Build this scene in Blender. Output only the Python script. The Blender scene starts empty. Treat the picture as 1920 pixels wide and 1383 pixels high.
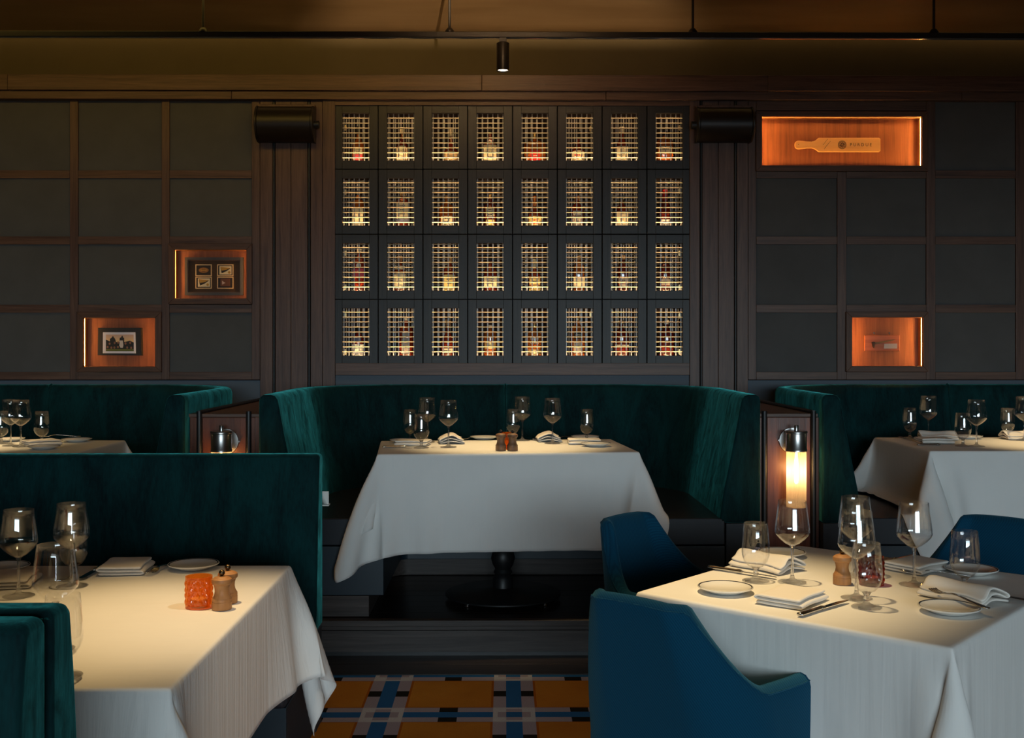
import bpy, bmesh, math, random
import numpy as np
from mathutils import Vector, Matrix
random.seed(7)
PI = math.pi
SC = bpy.context.scene
COL = SC.collection

# ------------------------------------------------------------------ camera
F_PX = 2061.0            # focal length in pixels of a 1920 px wide frame
EYE = 1.41
YAW = -math.radians(0.417)
cam_d = bpy.data.cameras.new('camera')
cam_d.sensor_width = 36.0
cam_d.lens = 36.0 * F_PX / 1920.0
cam_d.shift_x = 0.0
cam_d.shift_y = -(691.5 - 650.0) / 1920.0
cam_d.clip_start = 0.05
cam = bpy.data.objects.new('camera', cam_d)
cam.location = (0, 0, EYE)
cam.rotation_euler = (PI / 2, 0, YAW)
COL.objects.link(cam)
SC.camera = cam

# ------------------------------------------------------------------ world, exposure
w = bpy.data.worlds.new('world')
SC.world = w
w.use_nodes = True
w.node_tree.nodes['Background'].inputs[0].default_value = (0.55, 0.72, 1.0, 1)
w.node_tree.nodes['Background'].inputs[1].default_value = 0.02
SC.view_settings.view_transform = 'Standard'
SC.view_settings.look = 'None'
SC.view_settings.exposure = 0.0
SC.view_settings.gamma = 1.0
SC.view_settings.use_curve_mapping = False
try:
    SC.cycles.transparent_max_bounces = 32
    SC.cycles.max_bounces = 10
    SC.cycles.sample_clamp_indirect = 3.0
except Exception:
    pass

# ------------------------------------------------------------------ lights of the room
WARM = (1.0, 0.72, 0.36)
def area(name, loc, target, sx, sy, power, color):
    d = bpy.data.lights.new(name, 'AREA')
    d.shape = 'RECTANGLE'; d.size = sx; d.size_y = sy; d.energy = power; d.color = color
    o = bpy.data.objects.new(name, d); COL.objects.link(o)
    o.location = loc
    o.rotation_euler = (Vector(target) - Vector(loc)).to_track_quat('-Z', 'Y').to_euler()
    return o
def spot(name, loc, target, power, cone, blend=0.6, color=WARM, r=0.03):
    d = bpy.data.lights.new(name, 'SPOT')
    d.energy = power; d.color = color; d.spot_size = math.radians(cone); d.spot_blend = blend; d.shadow_soft_size = r
    o = bpy.data.objects.new(name, d); COL.objects.link(o)
    o.location = loc
    o.rotation_euler = (Vector(target) - Vector(loc)).to_track_quat('-Z', 'Y').to_euler()
    return o
# daylight through the windows behind and to the right of the camera
area('window_daylight', (1.4, -9.6, 2.0), (0.1, 5.0, 0.9), 6.5, 2.3, 680, (0.70, 0.89, 1.0))
# warm wash from the ceiling fittings onto the panelled wall
area('wall_wash', (-2.0, 5.2, 3.22), (-2.2, 6.5, 2.72), 4.2, 0.2, 13, (1.0, 0.64, 0.13))
spot('ceiling_wash', (0.0, 3.0, 2.50), (0.0, 5.9, 3.24), 800, 41, 0.6, (1.0, 0.70, 0.40), 0.003)  # unseen spot added to make the warm patch on the ceiling
# ceiling spotlights over the tables
spot('spot_centre_table', (0.02, 5.3, 2.70), (0.02, 5.42, 0.92), 150, 37, 0.9)
spot('spot_booth_table_left', (-2.75, 5.3, 2.70), (-2.75, 5.5, 0.92), 130, 38, 0.9)
spot('spot_booth_table_right', (2.85, 5.3, 2.70), (2.85, 5.5, 0.92), 130, 38, 0.9)
spot('spot_front_table_left', (-1.0, 2.85, 3.1), (-0.86, 2.66, 0.75), 190, 33, 1.0, (1.0, 0.68, 0.30))
spot('spot_front_table_right', (0.45, 3.1, 3.1), (0.58, 2.97, 0.75), 250, 34, 1.0)
spot('spot_cloth_fill', (0.55, 2.45, 3.1), (-0.62, 2.75, 0.60), 90, 26, 1.0, (1.0, 0.80, 0.60))  # unseen spot added to brighten the hanging side of the left cloth

# ------------------------------------------------------------------ picture geometry -> points in the room
_f = Vector((-math.sin(YAW), math.cos(YAW), 0)); _r = Vector((math.cos(YAW), math.sin(YAW), 0))
def ray(px, py):
    v = _f + _r * ((px - 960.0) / F_PX); v.z += (650.0 - py) / F_PX
    return v
def atY(px, py, Y):
    v = ray(px, py); v = v * (Y / v.y)
    return Vector((v.x, v.y, EYE + v.z))
def atZ(px, py, z):
    v = ray(px, py); v = v * ((z - EYE) / v.z)
    return Vector((v.x, v.y, z))
def XY(px, py, z):
    p = atZ(px, py, z); return p.x, p.y

# ------------------------------------------------------------------ objects
def link(name, data, parent=None):
    o = bpy.data.objects.new(name, data)
    COL.objects.link(o)
    if parent is not None: o.parent = parent
    return o
def tag(o, label=None, cat=None, group=None, kind=None):
    if label: o['label'] = label
    if cat: o['category'] = cat
    if group: o['group'] = group
    if kind: o['kind'] = kind
    return o
def thing(name, label, cat, loc=(0, 0, 0), rz=0.0, group=None):
    o = link(name, None); o.location = loc; o.rotation_euler = (0, 0, rz)
    o.empty_display_size = 0.05
    return tag(o, label, cat, group)
def structure(name, parent=None):
    o = link(name, None, parent); o['kind'] = 'structure'
    return o
def clone(root, loc=None, rz=None, label=None, group=None):
    r = root.copy(); COL.objects.link(r)
    if loc is not None: r.location = loc
    if rz is not None: r.rotation_euler = (0, 0, rz)
    if label: r['label'] = label
    if group: r['group'] = group
    for c in list(root.children):
        k = c.copy(); COL.objects.link(k); k.parent = r
        for g in list(c.children):
            q = g.copy(); COL.objects.link(q); q.parent = k
    return r

class MB:
    def __init__(s): s.v = []; s.f = []
    def add(s, vs, fs):
        n = len(s.v); s.v += [tuple(p) for p in vs]; s.f += [tuple(i + n for i in f) for f in fs]; return s
    def box(s, x0, x1, y0, y1, z0, z1):
        return s.add([(x0,y0,z0),(x1,y0,z0),(x1,y1,z0),(x0,y1,z0),(x0,y0,z1),(x1,y0,z1),(x1,y1,z1),(x0,y1,z1)],
                     [(0,3,2,1),(4,5,6,7),(0,1,5,4),(1,2,6,5),(2,3,7,6),(3,0,4,7)])
    def lathe(s, prof, n=32, cx=0, cy=0, closed=False):
        vs = []; fs = []; m = len(prof)
        for r, z in prof:
            for k in range(n):
                a = 2 * PI * k / n; vs.append((cx + r * math.cos(a), cy + r * math.sin(a), z))
        for i in range(m - 1 + (1 if closed else 0)):
            i2 = (i + 1) % m
            for k in range(n):
                k2 = (k + 1) % n
                fs.append((i*n+k, i*n+k2, i2*n+k2, i2*n+k))
        if not closed:
            if prof[0][0] > 1e-5: fs.append(tuple(reversed(range(n))))
            if prof[-1][0] > 1e-5: fs.append(tuple((m-1)*n + k for k in range(n)))
        return s.add(vs, fs)
    def tube(s, a, b, r, n=12, r2=None):
        a = Vector(a); b = Vector(b); d = (b - a).normalized(); r2 = r if r2 is None else r2
        u = d.orthogonal().normalized(); w_ = d.cross(u)
        vs = []; fs = []
        for p, rr in ((a, r), (b, r2)):
            for k in range(n):
                t = 2 * PI * k / n; vs.append(p + (u * math.cos(t) + w_ * math.sin(t)) * rr)
        for k in range(n):
            k2 = (k + 1) % n; fs.append((k, k2, n + k2, n + k))
        fs.append(tuple(reversed(range(n)))); fs.append(tuple(n + k for k in range(n)))
        return s.add(vs, fs)
    def prism(s, pts, h0, h1, plane='xz'):
        n = len(pts)
        def P(p, h): return (p[0], h, p[1]) if plane == 'xz' else ((p[0], p[1], h) if plane == 'xy' else (h, p[0], p[1]))
        vs = [P(p, h0) for p in pts] + [P(p, h1) for p in pts]
        fs = [tuple(range(n)), tuple(reversed(range(n, 2 * n)))]
        for k in range(n):
            k2 = (k + 1) % n; fs.append((k, k + n, k2 + n, k2))
        return s.add(vs, fs)
    def grid(s, P, loop_i=False, loop_j=False):
        ni, nj = len(P), len(P[0]); vs = [p for row in P for p in row]; fs = []
        for i in range(ni if loop_i else ni - 1):
            i2 = (i + 1) % ni
            for j in range(nj if loop_j else nj - 1):
                j2 = (j + 1) % nj
                fs.append((i*nj+j, i*nj+j2, i2*nj+j2, i2*nj+j))
        return s.add(vs, fs)
    def mesh(s, name, mat=None, smooth=None):
        me = bpy.data.meshes.new(name); me.from_pydata([tuple(p) for p in s.v], [], s.f)
        bm = bmesh.new(); bm.from_mesh(me)
        bmesh.ops.remove_doubles(bm, verts=bm.verts, dist=1e-6)
        bmesh.ops.recalc_face_normals(bm, faces=bm.faces)
        bm.to_mesh(me); bm.free()
        if mat: me.materials.append(mat)
        if smooth:
            me.shade_smooth()
            try: me.set_sharp_from_angle(angle=math.radians(smooth))
            except Exception: pass
        return me
    def build(s, name, mat=None, parent=None, smooth=None, bevel=0.0, sub=0, seg=2):
        o = link(name, s.mesh(name, mat, smooth), parent)
        if bevel:
            m = o.modifiers.new('bevel', 'BEVEL'); m.width = bevel; m.segments = seg; m.limit_method = 'ANGLE'; m.angle_limit = math.radians(40)
            if smooth is None:
                o.data.shade_smooth()
                m.harden_normals = True
        if sub:
            m = o.modifiers.new('sub', 'SUBSURF'); m.levels = sub; m.render_levels = sub
        return o

def text_mb(txt, size, align='CENTER'):
    c = bpy.data.curves.new('t', 'FONT'); c.body = txt; c.size = size; c.align_x = align; c.align_y = 'CENTER'; c.resolution_u = 2
    o = bpy.data.objects.new('t', c); COL.objects.link(o)
    dg = bpy.context.evaluated_depsgraph_get(); dg.update()
    me = bpy.data.meshes.new_from_object(o.evaluated_get(dg))
    vs = [tuple(v.co) for v in me.vertices]; fs = [tuple(p.vertices) for p in me.polygons]
    bpy.data.objects.remove(o); bpy.data.curves.remove(c); bpy.data.meshes.remove(me)
    return vs, fs

# ------------------------------------------------------------------ materials
def nt(name):
    m = bpy.data.materials.new(name); m.use_nodes = True
    t = m.node_tree; return m, t, t.nodes['Principled BSDF'], t.nodes, t.links
def setp(b, **kw):
    names = dict(color='Base Color', rough='Roughness', metal='Metallic', spec='Specular IOR Level', sheen='Sheen Weight', sheen_rough='Sheen Roughness',
                 sheen_tint='Sheen Tint', trans='Transmission Weight', ior='IOR', emis='Emission Color', estr='Emission Strength', coat='Coat Weight', coat_rough='Coat Roughness', sss='Subsurface Weight')
    for k, v in kw.items():
        if k in ('color', 'emis', 'sheen_tint'): v = (*v, 1) if len(v) == 3 else v
        b.inputs[names[k]].default_value = v
def plain(name, color, rough=0.5, **kw):
    m, t, b, N, L = nt(name); setp(b, color=color, rough=rough, **kw); return m
def coords(N, L, scale=(1, 1, 1), rnd=True):
    tc = N.new('ShaderNodeTexCoord'); mp = N.new('ShaderNodeMapping'); mp.inputs['Scale'].default_value = scale
    L.new(tc.outputs['Object'], mp.inputs['Vector'])
    if rnd:
        oi = N.new('ShaderNodeObjectInfo'); mu = N.new('ShaderNodeMath'); mu.operation = 'MULTIPLY'; mu.inputs[1].default_value = 37.0
        L.new(oi.outputs['Random'], mu.inputs[0])
        cb = N.new('ShaderNodeCombineXYZ')
        for k in range(3): L.new(mu.outputs[0], cb.inputs[k])
        L.new(cb.outputs[0], mp.inputs['Location'])
    return mp.outputs['Vector']
def ramp(N, L, fac, stops):
    r = N.new('ShaderNodeValToRGB'); e = r.color_ramp.elements
    e[0].position, e[0].color = stops[0][0], (*stops[0][1], 1)
    e[1].position, e[1].color = stops[-1][0], (*stops[-1][1], 1)
    for p, c in stops[1:-1]:
        x = e.new(p); x.color = (*c, 1)
    L.new(fac, r.inputs['Fac']); return r.outputs['Color']
def noise(N, L, vec, scale, detail=4, rough=0.6, dist=0.0):
    n = N.new('ShaderNodeTexNoise'); n.inputs['Scale'].default_value = scale; n.inputs['Detail'].default_value = detail
    n.inputs['Roughness'].default_value = rough; n.inputs['Distortion'].default_value = dist
    L.new(vec, n.inputs['Vector']); return n.outputs['Fac']
def bump(N, L, b, h, strength=0.2, dist=0.01):
    n = N.new('ShaderNodeBump'); n.inputs['Strength'].default_value = strength; n.inputs['Distance'].default_value = dist
    L.new(h, n.inputs['Height']); L.new(n.outputs['Normal'], b.inputs['Normal'])
def wood(name, dark, mid, light, axis='z', rough=0.45, scale=1.0, spec=0.4):
    m, t, b, N, L = nt(name)
    long_, across = 1.8 * scale, 42 * scale
    sc = {'x': (long_, across, across), 'y': (across, long_, across), 'z': (across, across, long_)}[axis]
    v = coords(N, L, sc)
    n1 = noise(N, L, v, 1.0, 6, 0.65, 0.6)
    sc2 = tuple(s * 6 for s in sc)
    v2 = coords(N, L, sc2); n2 = noise(N, L, v2, 1.0, 3, 0.5)
    mx = N.new('ShaderNodeMath'); mx.operation = 'MULTIPLY_ADD'; mx.inputs[1].default_value = 0.3
    L.new(n2, mx.inputs[0]); L.new(n1, mx.inputs[2])
    c = ramp(N, L, mx.outputs[0], [(0.36, dark), (0.60, mid), (0.92, light)])
    L.new(c, b.inputs['Base Color']); setp(b, rough=rough, spec=spec)
    bump(N, L, b, mx.outputs[0], 0.25, 0.002)
    return m
def velvet(name, c1, c2, sheen=(0.1, 0.5, 0.5), sw=0.5):
    m, t, b, N, L = nt(name)
    v = coords(N, L, (9, 9, 2.6), False); n1 = noise(N, L, v, 1.0, 5, 0.65, 0.8)
    v2 = coords(N, L, (160, 160, 30), False); n2 = noise(N, L, v2, 1.0, 2, 0.5)
    ad = N.new('ShaderNodeMath'); ad.operation = 'MULTIPLY_ADD'; ad.inputs[1].default_value = 0.35
    L.new(n2, ad.inputs[0]); L.new(n1, ad.inputs[2])
    L.new(ramp(N, L, ad.outputs[0], [(0.5, c1), (0.85, c2)]), b.inputs['Base Color'])
    setp(b, rough=0.85, spec=0.15, sheen=sw, sheen_rough=0.35, sheen_tint=sheen)
    v3 = coords(N, L, (14, 14, 6), False); n3 = noise(N, L, v3, 1.0, 6, 0.7, 1.2)
    mr = N.new('ShaderNodeMapRange'); mr.inputs['From Min'].default_value = .35; mr.inputs['From Max'].default_value = .68; mr.inputs['To Min'].default_value = sw * .25; mr.inputs['To Max'].default_value = sw * 1.3
    L.new(n3, mr.inputs['Value']); L.new(mr.outputs[0], b.inputs['Sheen Weight'])
    bump(N, L, b, ad.outputs[0], 0.25, 0.004)
    return m
def cloth(name, c, weave=900, rough=0.9, var=0.06, bstr=0.08):
    m, t, b, N, L = nt(name)
    v = coords(N, L, (1, 1, 1), False)
    n1 = noise(N, L, v, weave, 2, 0.5); n2 = noise(N, L, v, 5, 3, 0.6)
    lo = tuple(x * (1 - var) for x in c); hi = tuple(min(1, x * (1 + var)) for x in c)
    L.new(ramp(N, L, n2, [(0.3, lo), (0.7, hi)]), b.inputs['Base Color'])
    setp(b, rough=rough, spec=0.2, sheen=0.1)
    bump(N, L, b, n1, bstr, 0.001)
    return m
def twill(name, c1, c2):
    m, t, b, N, L = nt(name)
    tc = N.new('ShaderNodeTexCoord')
    wv = N.new('ShaderNodeTexWave'); wv.wave_type = 'BANDS'; wv.bands_direction = 'DIAGONAL'; wv.inputs['Scale'].default_value = 74
    wv.inputs['Distortion'].default_value = 1.2; wv.inputs['Detail'].default_value = 2; wv.inputs['Detail Scale'].default_value = 8
    L.new(tc.outputs['Object'], wv.inputs['Vector'])
    v = coords(N, L, (1, 1, 1), False); n2 = noise(N, L, v, 400, 2)
    ad = N.new('ShaderNodeMath'); ad.operation = 'MULTIPLY_ADD'; ad.inputs[1].default_value = 0.5
    L.new(n2, ad.inputs[0]); L.new(wv.outputs['Fac'], ad.inputs[2])
    L.new(ramp(N, L, ad.outputs[0], [(0.1, c1), (1.2, c2)]), b.inputs['Base Color'])
    setp(b, rough=0.9, spec=0.15, sheen=0.25, sheen_tint=(0.2, 0.6, 0.8))
    bump(N, L, b, ad.outputs[0], 0.2, 0.0012)
    return m
def emission(name, color, strength):
    m, t, b, N, L = nt(name); setp(b, color=(0, 0, 0), rough=1.0, emis=color, estr=strength); return m
def thin_glass(name, tint=(1, 1, 1), edge=(0.55, 0.56, 0.56), gloss=1.0):
    m, t, b, N, L = nt(name); N.remove(b)
    out = N['Material Output']
    lw = N.new('ShaderNodeLayerWeight'); lw.inputs['Blend'].default_value = 0.2
    col = ramp(N, L, lw.outputs['Facing'], [(0.6, tint), (1.0, edge)])
    tr = N.new('ShaderNodeBsdfTransparent'); L.new(col, tr.inputs['Color'])
    gl = N.new('ShaderNodeBsdfGlossy'); gl.inputs['Roughness'].default_value = 0.02; gl.inputs['Color'].default_value = (gloss, gloss, gloss, 1)
    l2 = N.new('ShaderNodeLayerWeight'); l2.inputs['Blend'].default_value = 0.5
    pw = N.new('ShaderNodeMath'); pw.operation = 'POWER'; pw.inputs[1].default_value = 4.0; L.new(l2.outputs['Facing'], pw.inputs[0])
    fr = N.new('ShaderNodeMath'); fr.operation = 'MULTIPLY_ADD'; fr.inputs[1].default_value = 0.75; fr.inputs[2].default_value = 0.065; L.new(pw.outputs[0], fr.inputs[0])
    mx = N.new('ShaderNodeMixShader'); L.new(fr.outputs[0], mx.inputs[0]); L.new(tr.outputs[0], mx.inputs[1]); L.new(gl.outputs[0], mx.inputs[2])
    L.new(mx.outputs[0], out.inputs['Surface'])
    return m

M = {}
M['wood_v'] = wood('dark_oak_upright', (0.034, 0.016, 0.011), (0.085, 0.042, 0.029), (0.15, 0.082, 0.055), 'z')
M['wood_h'] = wood('dark_oak_level', (0.034, 0.016, 0.011), (0.090, 0.044, 0.028), (0.16, 0.085, 0.055), 'x')
M['wood_locker_v'] = wood('ebony_oak_upright', (0.008, 0.0065, 0.0056), (0.016, 0.0134, 0.0116), (0.028, 0.024, 0.020), 'z')
M['wood_locker_h'] = wood('ebony_oak_level', (0.008, 0.0065, 0.0056), (0.016, 0.0134, 0.0116), (0.028, 0.024, 0.020), 'x')
M['wood_red'] = wood('mahogany_console', (0.055, 0.015, 0.008), (0.12, 0.036, 0.018), (0.19, 0.062, 0.030), 'z', 0.35)
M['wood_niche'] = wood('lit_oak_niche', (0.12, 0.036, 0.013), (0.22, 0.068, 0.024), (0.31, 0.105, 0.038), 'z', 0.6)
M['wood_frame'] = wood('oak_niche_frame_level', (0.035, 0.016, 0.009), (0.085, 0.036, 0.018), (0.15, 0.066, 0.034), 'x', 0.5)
M['wood_frame_v'] = wood('oak_niche_frame_upright', (0.035, 0.016, 0.009), (0.085, 0.036, 0.018), (0.15, 0.066, 0.034), 'z', 0.5)
M['wood_floor'] = wood('dark_floorboard', (0.006, 0.004, 0.003), (0.015, 0.010, 0.008), (0.030, 0.020, 0.015), 'x', 0.3)
M['wood_step'] = wood('dark_step_oak', (0.020, 0.014, 0.012), (0.045, 0.034, 0.030), (0.085, 0.066, 0.058), 'x', 0.5)
M['wood_paddle'] = wood('paddle_maple', (0.82, 0.38, 0.10), (0.90, 0.46, 0.14), (0.93, 0.52, 0.18), 'x', 0.5, 0.6)
M['wood_plaque'] = wood('plaque_cherry', (0.20, 0.05, 0.018), (0.32, 0.085, 0.03), (0.42, 0.12, 0.045), 'x', 0.4)
M['wood_mill'] = wood('beech_mill', (0.28, 0.125, 0.042), (0.40, 0.185, 0.066), (0.47, 0.235, 0.092), 'z', 0.5, 0.8)
M['wood_mill_dark'] = wood('walnut_mill', (0.10, 0.052, 0.028), (0.16, 0.085, 0.046), (0.21, 0.115, 0.065), 'z', 0.5, 0.8)
M['panel'] = cloth('charcoal_wall_fabric', (0.088, 0.086, 0.084), 500, 0.9, 0.08, 0.15)
M['paint_low'] = plain('slate_wall_paint', (0.085, 0.105, 0.13), 0.7)
M['paint_top'] = cloth('olive_wall_paint', (0.11, 0.086, 0.050), 60, 0.85, 0.05, 0.02)
M['black_metal'] = plain('black_powder_coat', (0.010, 0.010, 0.011), 0.45)
M['velvet'] = velvet('teal_velvet', (0.0006, 0.010, 0.012), (0.002, 0.034, 0.036), (0.08, 0.62, 0.60), 1.0)
M['velvet_lit'] = M['velvet']
M['leather'] = plain('black_vinyl', (0.016, 0.020, 0.027), 0.42, spec=0.4)
M['leather_blue'] = plain('midnight_vinyl', (0.010, 0.024, 0.036), 0.45)
M['linen'] = cloth('white_linen', (0.80, 0.79, 0.76), 1200, 0.9, 0.02, 0.05)
def add_ripple(m, strength):
    # fine drop folds: relief that only shows where the cloth hangs, soft ironed creases on top
    t = m.node_tree; N = t.nodes; L = t.links; b = N['Principled BSDF']
    v = coords(N, L, (34, 34, 1.6), False); n1 = noise(N, L, v, 1.0, 3, 0.55, 0.4)
    v2 = coords(N, L, (2.2, 14, 2.2), False); n2 = noise(N, L, v2, 1.0, 4, 0.6, 0.5)
    g = N.new('ShaderNodeNewGeometry'); s = N.new('ShaderNodeSeparateXYZ'); L.new(g.outputs['True Normal'], s.inputs[0])
    a = N.new('ShaderNodeMath'); a.operation = 'ABSOLUTE'; L.new(s.outputs[2], a.inputs[0])
    mx = N.new('ShaderNodeMix'); L.new(a.outputs[0], mx.inputs[0]); L.new(n1, mx.inputs[2])
    sc = N.new('ShaderNodeMath'); sc.operation = 'MULTIPLY'; sc.inputs[1].default_value = 0.35; L.new(n2, sc.inputs[0]); L.new(sc.outputs[0], mx.inputs[3])
    old = b.inputs['Normal'].links[0].from_node
    n = N.new('ShaderNodeBump'); n.inputs['Strength'].default_value = strength; n.inputs['Distance'].default_value = 0.010
    L.new(mx.outputs[0], n.inputs['Height']); L.new(n.outputs['Normal'], old.inputs['Normal'])
add_ripple(M['linen'], 0.16)
M['linen_rippled'] = cloth('white_linen_gathered', (0.80, 0.79, 0.76), 1200, 0.9, 0.02, 0.05)
add_ripple(M['linen_rippled'], 0.5)
M['napkin'] = cloth('cream_napkin', (0.80, 0.755, 0.69), 1200, 0.9, 0.03, 0.05)
M['chair'] = twill('blue_twill', (0.001, 0.034, 0.075), (0.002, 0.055, 0.110))
M['china'] = plain('white_china', (0.80, 0.78, 0.73), 0.12, spec=0.5)
M['black_glaze'] = plain('black_rim_glaze', (0.008, 0.009, 0.012), 0.15)
M['steel'] = plain('polished_steel', (0.62, 0.61, 0.60), 0.16, metal=1.0)
M['nickel'] = plain('brushed_nickel', (0.50, 0.48, 0.46), 0.30, metal=1.0)
M['bronze'] = plain('old_bronze', (0.11, 0.075, 0.04), 0.35, metal=1.0)
M['brass'] = plain('aged_brass', (0.55, 0.40, 0.20), 0.35, metal=1.0)
M['glass'] = thin_glass('clear_glass', (1, 1, 1), (0.72, 0.72, 0.71))
def solid_glass(name):
    m, t, b, N, L = nt(name); N.remove(b); out = N['Material Output']
    g = N.new('ShaderNodeBsdfGlass'); g.inputs['IOR'].default_value = 1.5; g.inputs['Roughness'].default_value = 0.0
    tr = N.new('ShaderNodeBsdfTransparent'); tr.inputs[0].default_value = (.97, .97, .97, 1)
    mx = N.new('ShaderNodeMixShader'); mx.inputs[0].default_value = 0.55; L.new(tr.outputs[0], mx.inputs[1]); L.new(g.outputs[0], mx.inputs[2])
    L.new(mx.outputs[0], out.inputs['Surface']); return m
M['glass_solid'] = solid_glass('clear_glass_stem')
def cut_glass(name, tint, edge, body):
    m = thin_glass(name, tint, edge, 1.0); t = m.node_tree; N = t.nodes; L = t.links; out = N['Material Output']
    old = out.inputs['Surface'].links[0].from_socket
    d = N.new('ShaderNodeBsdfDiffuse'); d.inputs[0].default_value = (*body, 1); tl = N.new('ShaderNodeBsdfTranslucent'); tl.inputs[0].default_value = (*body, 1)
    m1 = N.new('ShaderNodeMixShader'); L.new(d.outputs[0], m1.inputs[1]); L.new(tl.outputs[0], m1.inputs[2])
    m2 = N.new('ShaderNodeMixShader'); m2.inputs[0].default_value = 0.30; L.new(old, m2.inputs[1]); L.new(m1.outputs[0], m2.inputs[2])
    L.new(m2.outputs[0], out.inputs['Surface']); return m
M['amber_glass'] = cut_glass('orange_candle_glass', (1.0, 0.60, 0.20), (0.62, 0.16, 0.03), (0.95, 0.34, 0.03))
M['wax'] = plain('candle_wax', (0.75, 0.60, 0.42), 0.6)
M['speaker'] = plain('bronze_speaker_shell', (0.012, 0.008, 0.006), 0.38, metal=0.2)
M['grille'] = plain('brass_wire', (0.50, 0.43, 0.31), 0.42, metal=0.35)
M['grille_shaded'] = plain('shaded_brass_wire', (0.24, 0.24, 0.235), 0.4, metal=0.4)  # same wire coloured dimmer and greyer where the strips light it less
M['locker_in'] = wood('locker_lining', (0.010, 0.005, 0.004), (0.020, 0.010, 0.006), (0.032, 0.015, 0.009), 'z', 0.7, 1.0, 0.2)
M['led'] = emission('warm_led', (1.0, 0.62, 0.28), 95.0)
M['led_top'] = emission('warm_led_top', (1.0, 0.62, 0.28), 85.0)
M['led_niche'] = emission('amber_led', (1.0, 0.48, 0.12), 110.0)
M['led_niche_soft'] = emission('amber_led_soft', (1.0, 0.48, 0.12), 50.0)
M['led_cove'] = emission('cove_led', (1.0, 0.62, 0.22), 4.0)
M['bulb'] = emission('sconce_filament', (1.0, 0.58, 0.22), 22.0)
M['lens'] = emission('spot_lens', (1.0, 0.80, 0.52), 9.0)
M['black'] = plain('black_print', (0.006, 0.006, 0.006), 0.6)

# ================================================================== the room
WY = 6.5                 # front plane of the panelled wall
ZP = 0.17                # platform height
def rect(parent, name, px0, px1, py0, py1, Y, depth, mat, bevel=0.002):
    a = atY(px0, py0, Y); b = atY(px1, py1, Y)
    return MB().box(a.x, b.x, Y, Y + depth, b.z, a.z).build(name, mat, parent, bevel=bevel)

wall_back = MB().box(-5, 5, 6.86, 6.96, 0, 3.6).build('wall_back', M['paint_low']); tag(wall_back, kind='structure')
wl = MB().box(-5.1, -5, -10, 6.96, 0, 3.6).build('wall_left', M['paint_top']); tag(wl, kind='structure')
wr = MB().box(5, 5.1, -10, 6.96, 0, 3.6).build('wall_right', M['paint_top']); tag(wr, kind='structure')
wf = MB().box(-5, 5, -10.1, -10, 0, 3.6).build('wall_front', M['paint_top']); tag(wf, kind='structure')

MB().box(-5, 5, -1.15, -1.0, 2.05, 3.245).build('daylight_baffle', M['paint_top'], wf)  # unseen beam added to keep daylight off the upper wall
# ceiling: glossy brown lacquer, stopping short of the wall to leave a lit slot
m, t, b, N, L = nt('bronze_ceiling_lacquer')
v = coords(N, L, (0.6, 2.5, 1), False); n1 = noise(N, L, v, 2.0, 3, 0.5)
L.new(ramp(N, L, n1, [(0.3, (0.20, 0.125, 0.062)), (0.8, (0.30, 0.205, 0.115))]), b.inputs['Base Color'])
setp(b, rough=0.32, metal=0.25, spec=0.4); M['ceiling'] = m
ceil_ = MB().box(-5, 5, -10, 6.40, 3.245, 3.30).build('ceiling', M['ceiling']); tag(ceil_, kind='structure')
cv = MB().box(-5, 5, 6.2, 6.86, 3.42, 3.46).build('ceiling_slot_lid', M['black_metal'], ceil_)
led = MB().box(-4.9, 4.9, 6.488, 6.50, 3.294, 3.299).build('cove_light_strip', M['led_cove'], ceil_)

# painted frieze above the panelling and slate strip below it
P_ = wall_back
zt = atY(0, 138, 6.50).z
MB().box(-5, 5, 6.55, 6.60, zt - 0.05, 3.42).build('frieze', M['paint_top'], P_)
for k in range(5):   # crown board lengths, butt jointed
    x0, x1 = [-5, -2.9, -0.13, 1.55, 3.4, 5][k:k + 2]
    MB().box(x0 + .0006, x1 - .0006, 6.44, 6.56, atY(0, 168, 6.44).z, atY(0, 138.5, 6.44).z).build('crown_board', M['wood_h'], P_, bevel=0.003)
for k in range(4):
    x0, x1 = [-5, -1.6, 0.6, 2.7, 5][k:k + 2]
    MB().box(x0 + .0006, x1 - .0006, 6.462, 6.56, atY(0, 185, 6.462).z, atY(0, 169, 6.462).z).build('crown_bead', M['wood_h'], P_, bevel=0.004)
za = atY(0, 186, WY).z
MB().box(-5, 5, 6.53, 6.56, za - 0.02, za + 0.10).build('backing_strip', M['black_metal'], P_)
rect(P_, 'rail', 1418.3, 1736.7, 186, 207.5, WY + .001, 0.028, M['wood_h'])

RY = [(186.5, 319), (334, 443), (458, 571), (586, 697)]
def grid_wall(stiles, skip, ext_l, ext_r):
    zt_, zb_ = 186, 711
    for s0, s1 in stiles:
        rect(P_, 'stile', s0, s1, 322 if s0 == 1570 else 185.5, 711.5, WY, 0.03, M['wood_v'])
    for c in range(len(stiles) - 1):
        x0, x1 = stiles[c][1], stiles[c + 1][0]
        for ry0, ry1 in ((319, 334), (443, 458), (571, 586), (697, 711.5)):
            if (c, ry0) in skip: continue
            rect(P_, 'rail', x0 + .2, x1 - .2, ry0, ry1, WY + 0.001, 0.028, M['wood_h'])
        for r, (y0, y1) in enumerate(RY):
            if (c, r) in skip: continue
            rect(P_, 'panel', x0 - 1, x1 + 1, y0 - 1, y1 + 1, WY + 0.014, 0.012, M['panel'], 0)
grid_wall([(-214, -198), (-41, -26), (131, 146), (303, 317.5), (472, 487)], {(2, 3), (3, 2)}, 0, 0)
grid_wall([(1403, 1418), (1570, 1587), (1737, 1754), (1905, 1921), (2072, 2088)], {(0, 0), (1, 0), (1, 3), (0, 319 * 0 - 1)}, 0, 0)
a = atY(1570, 186, WY); 
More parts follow.
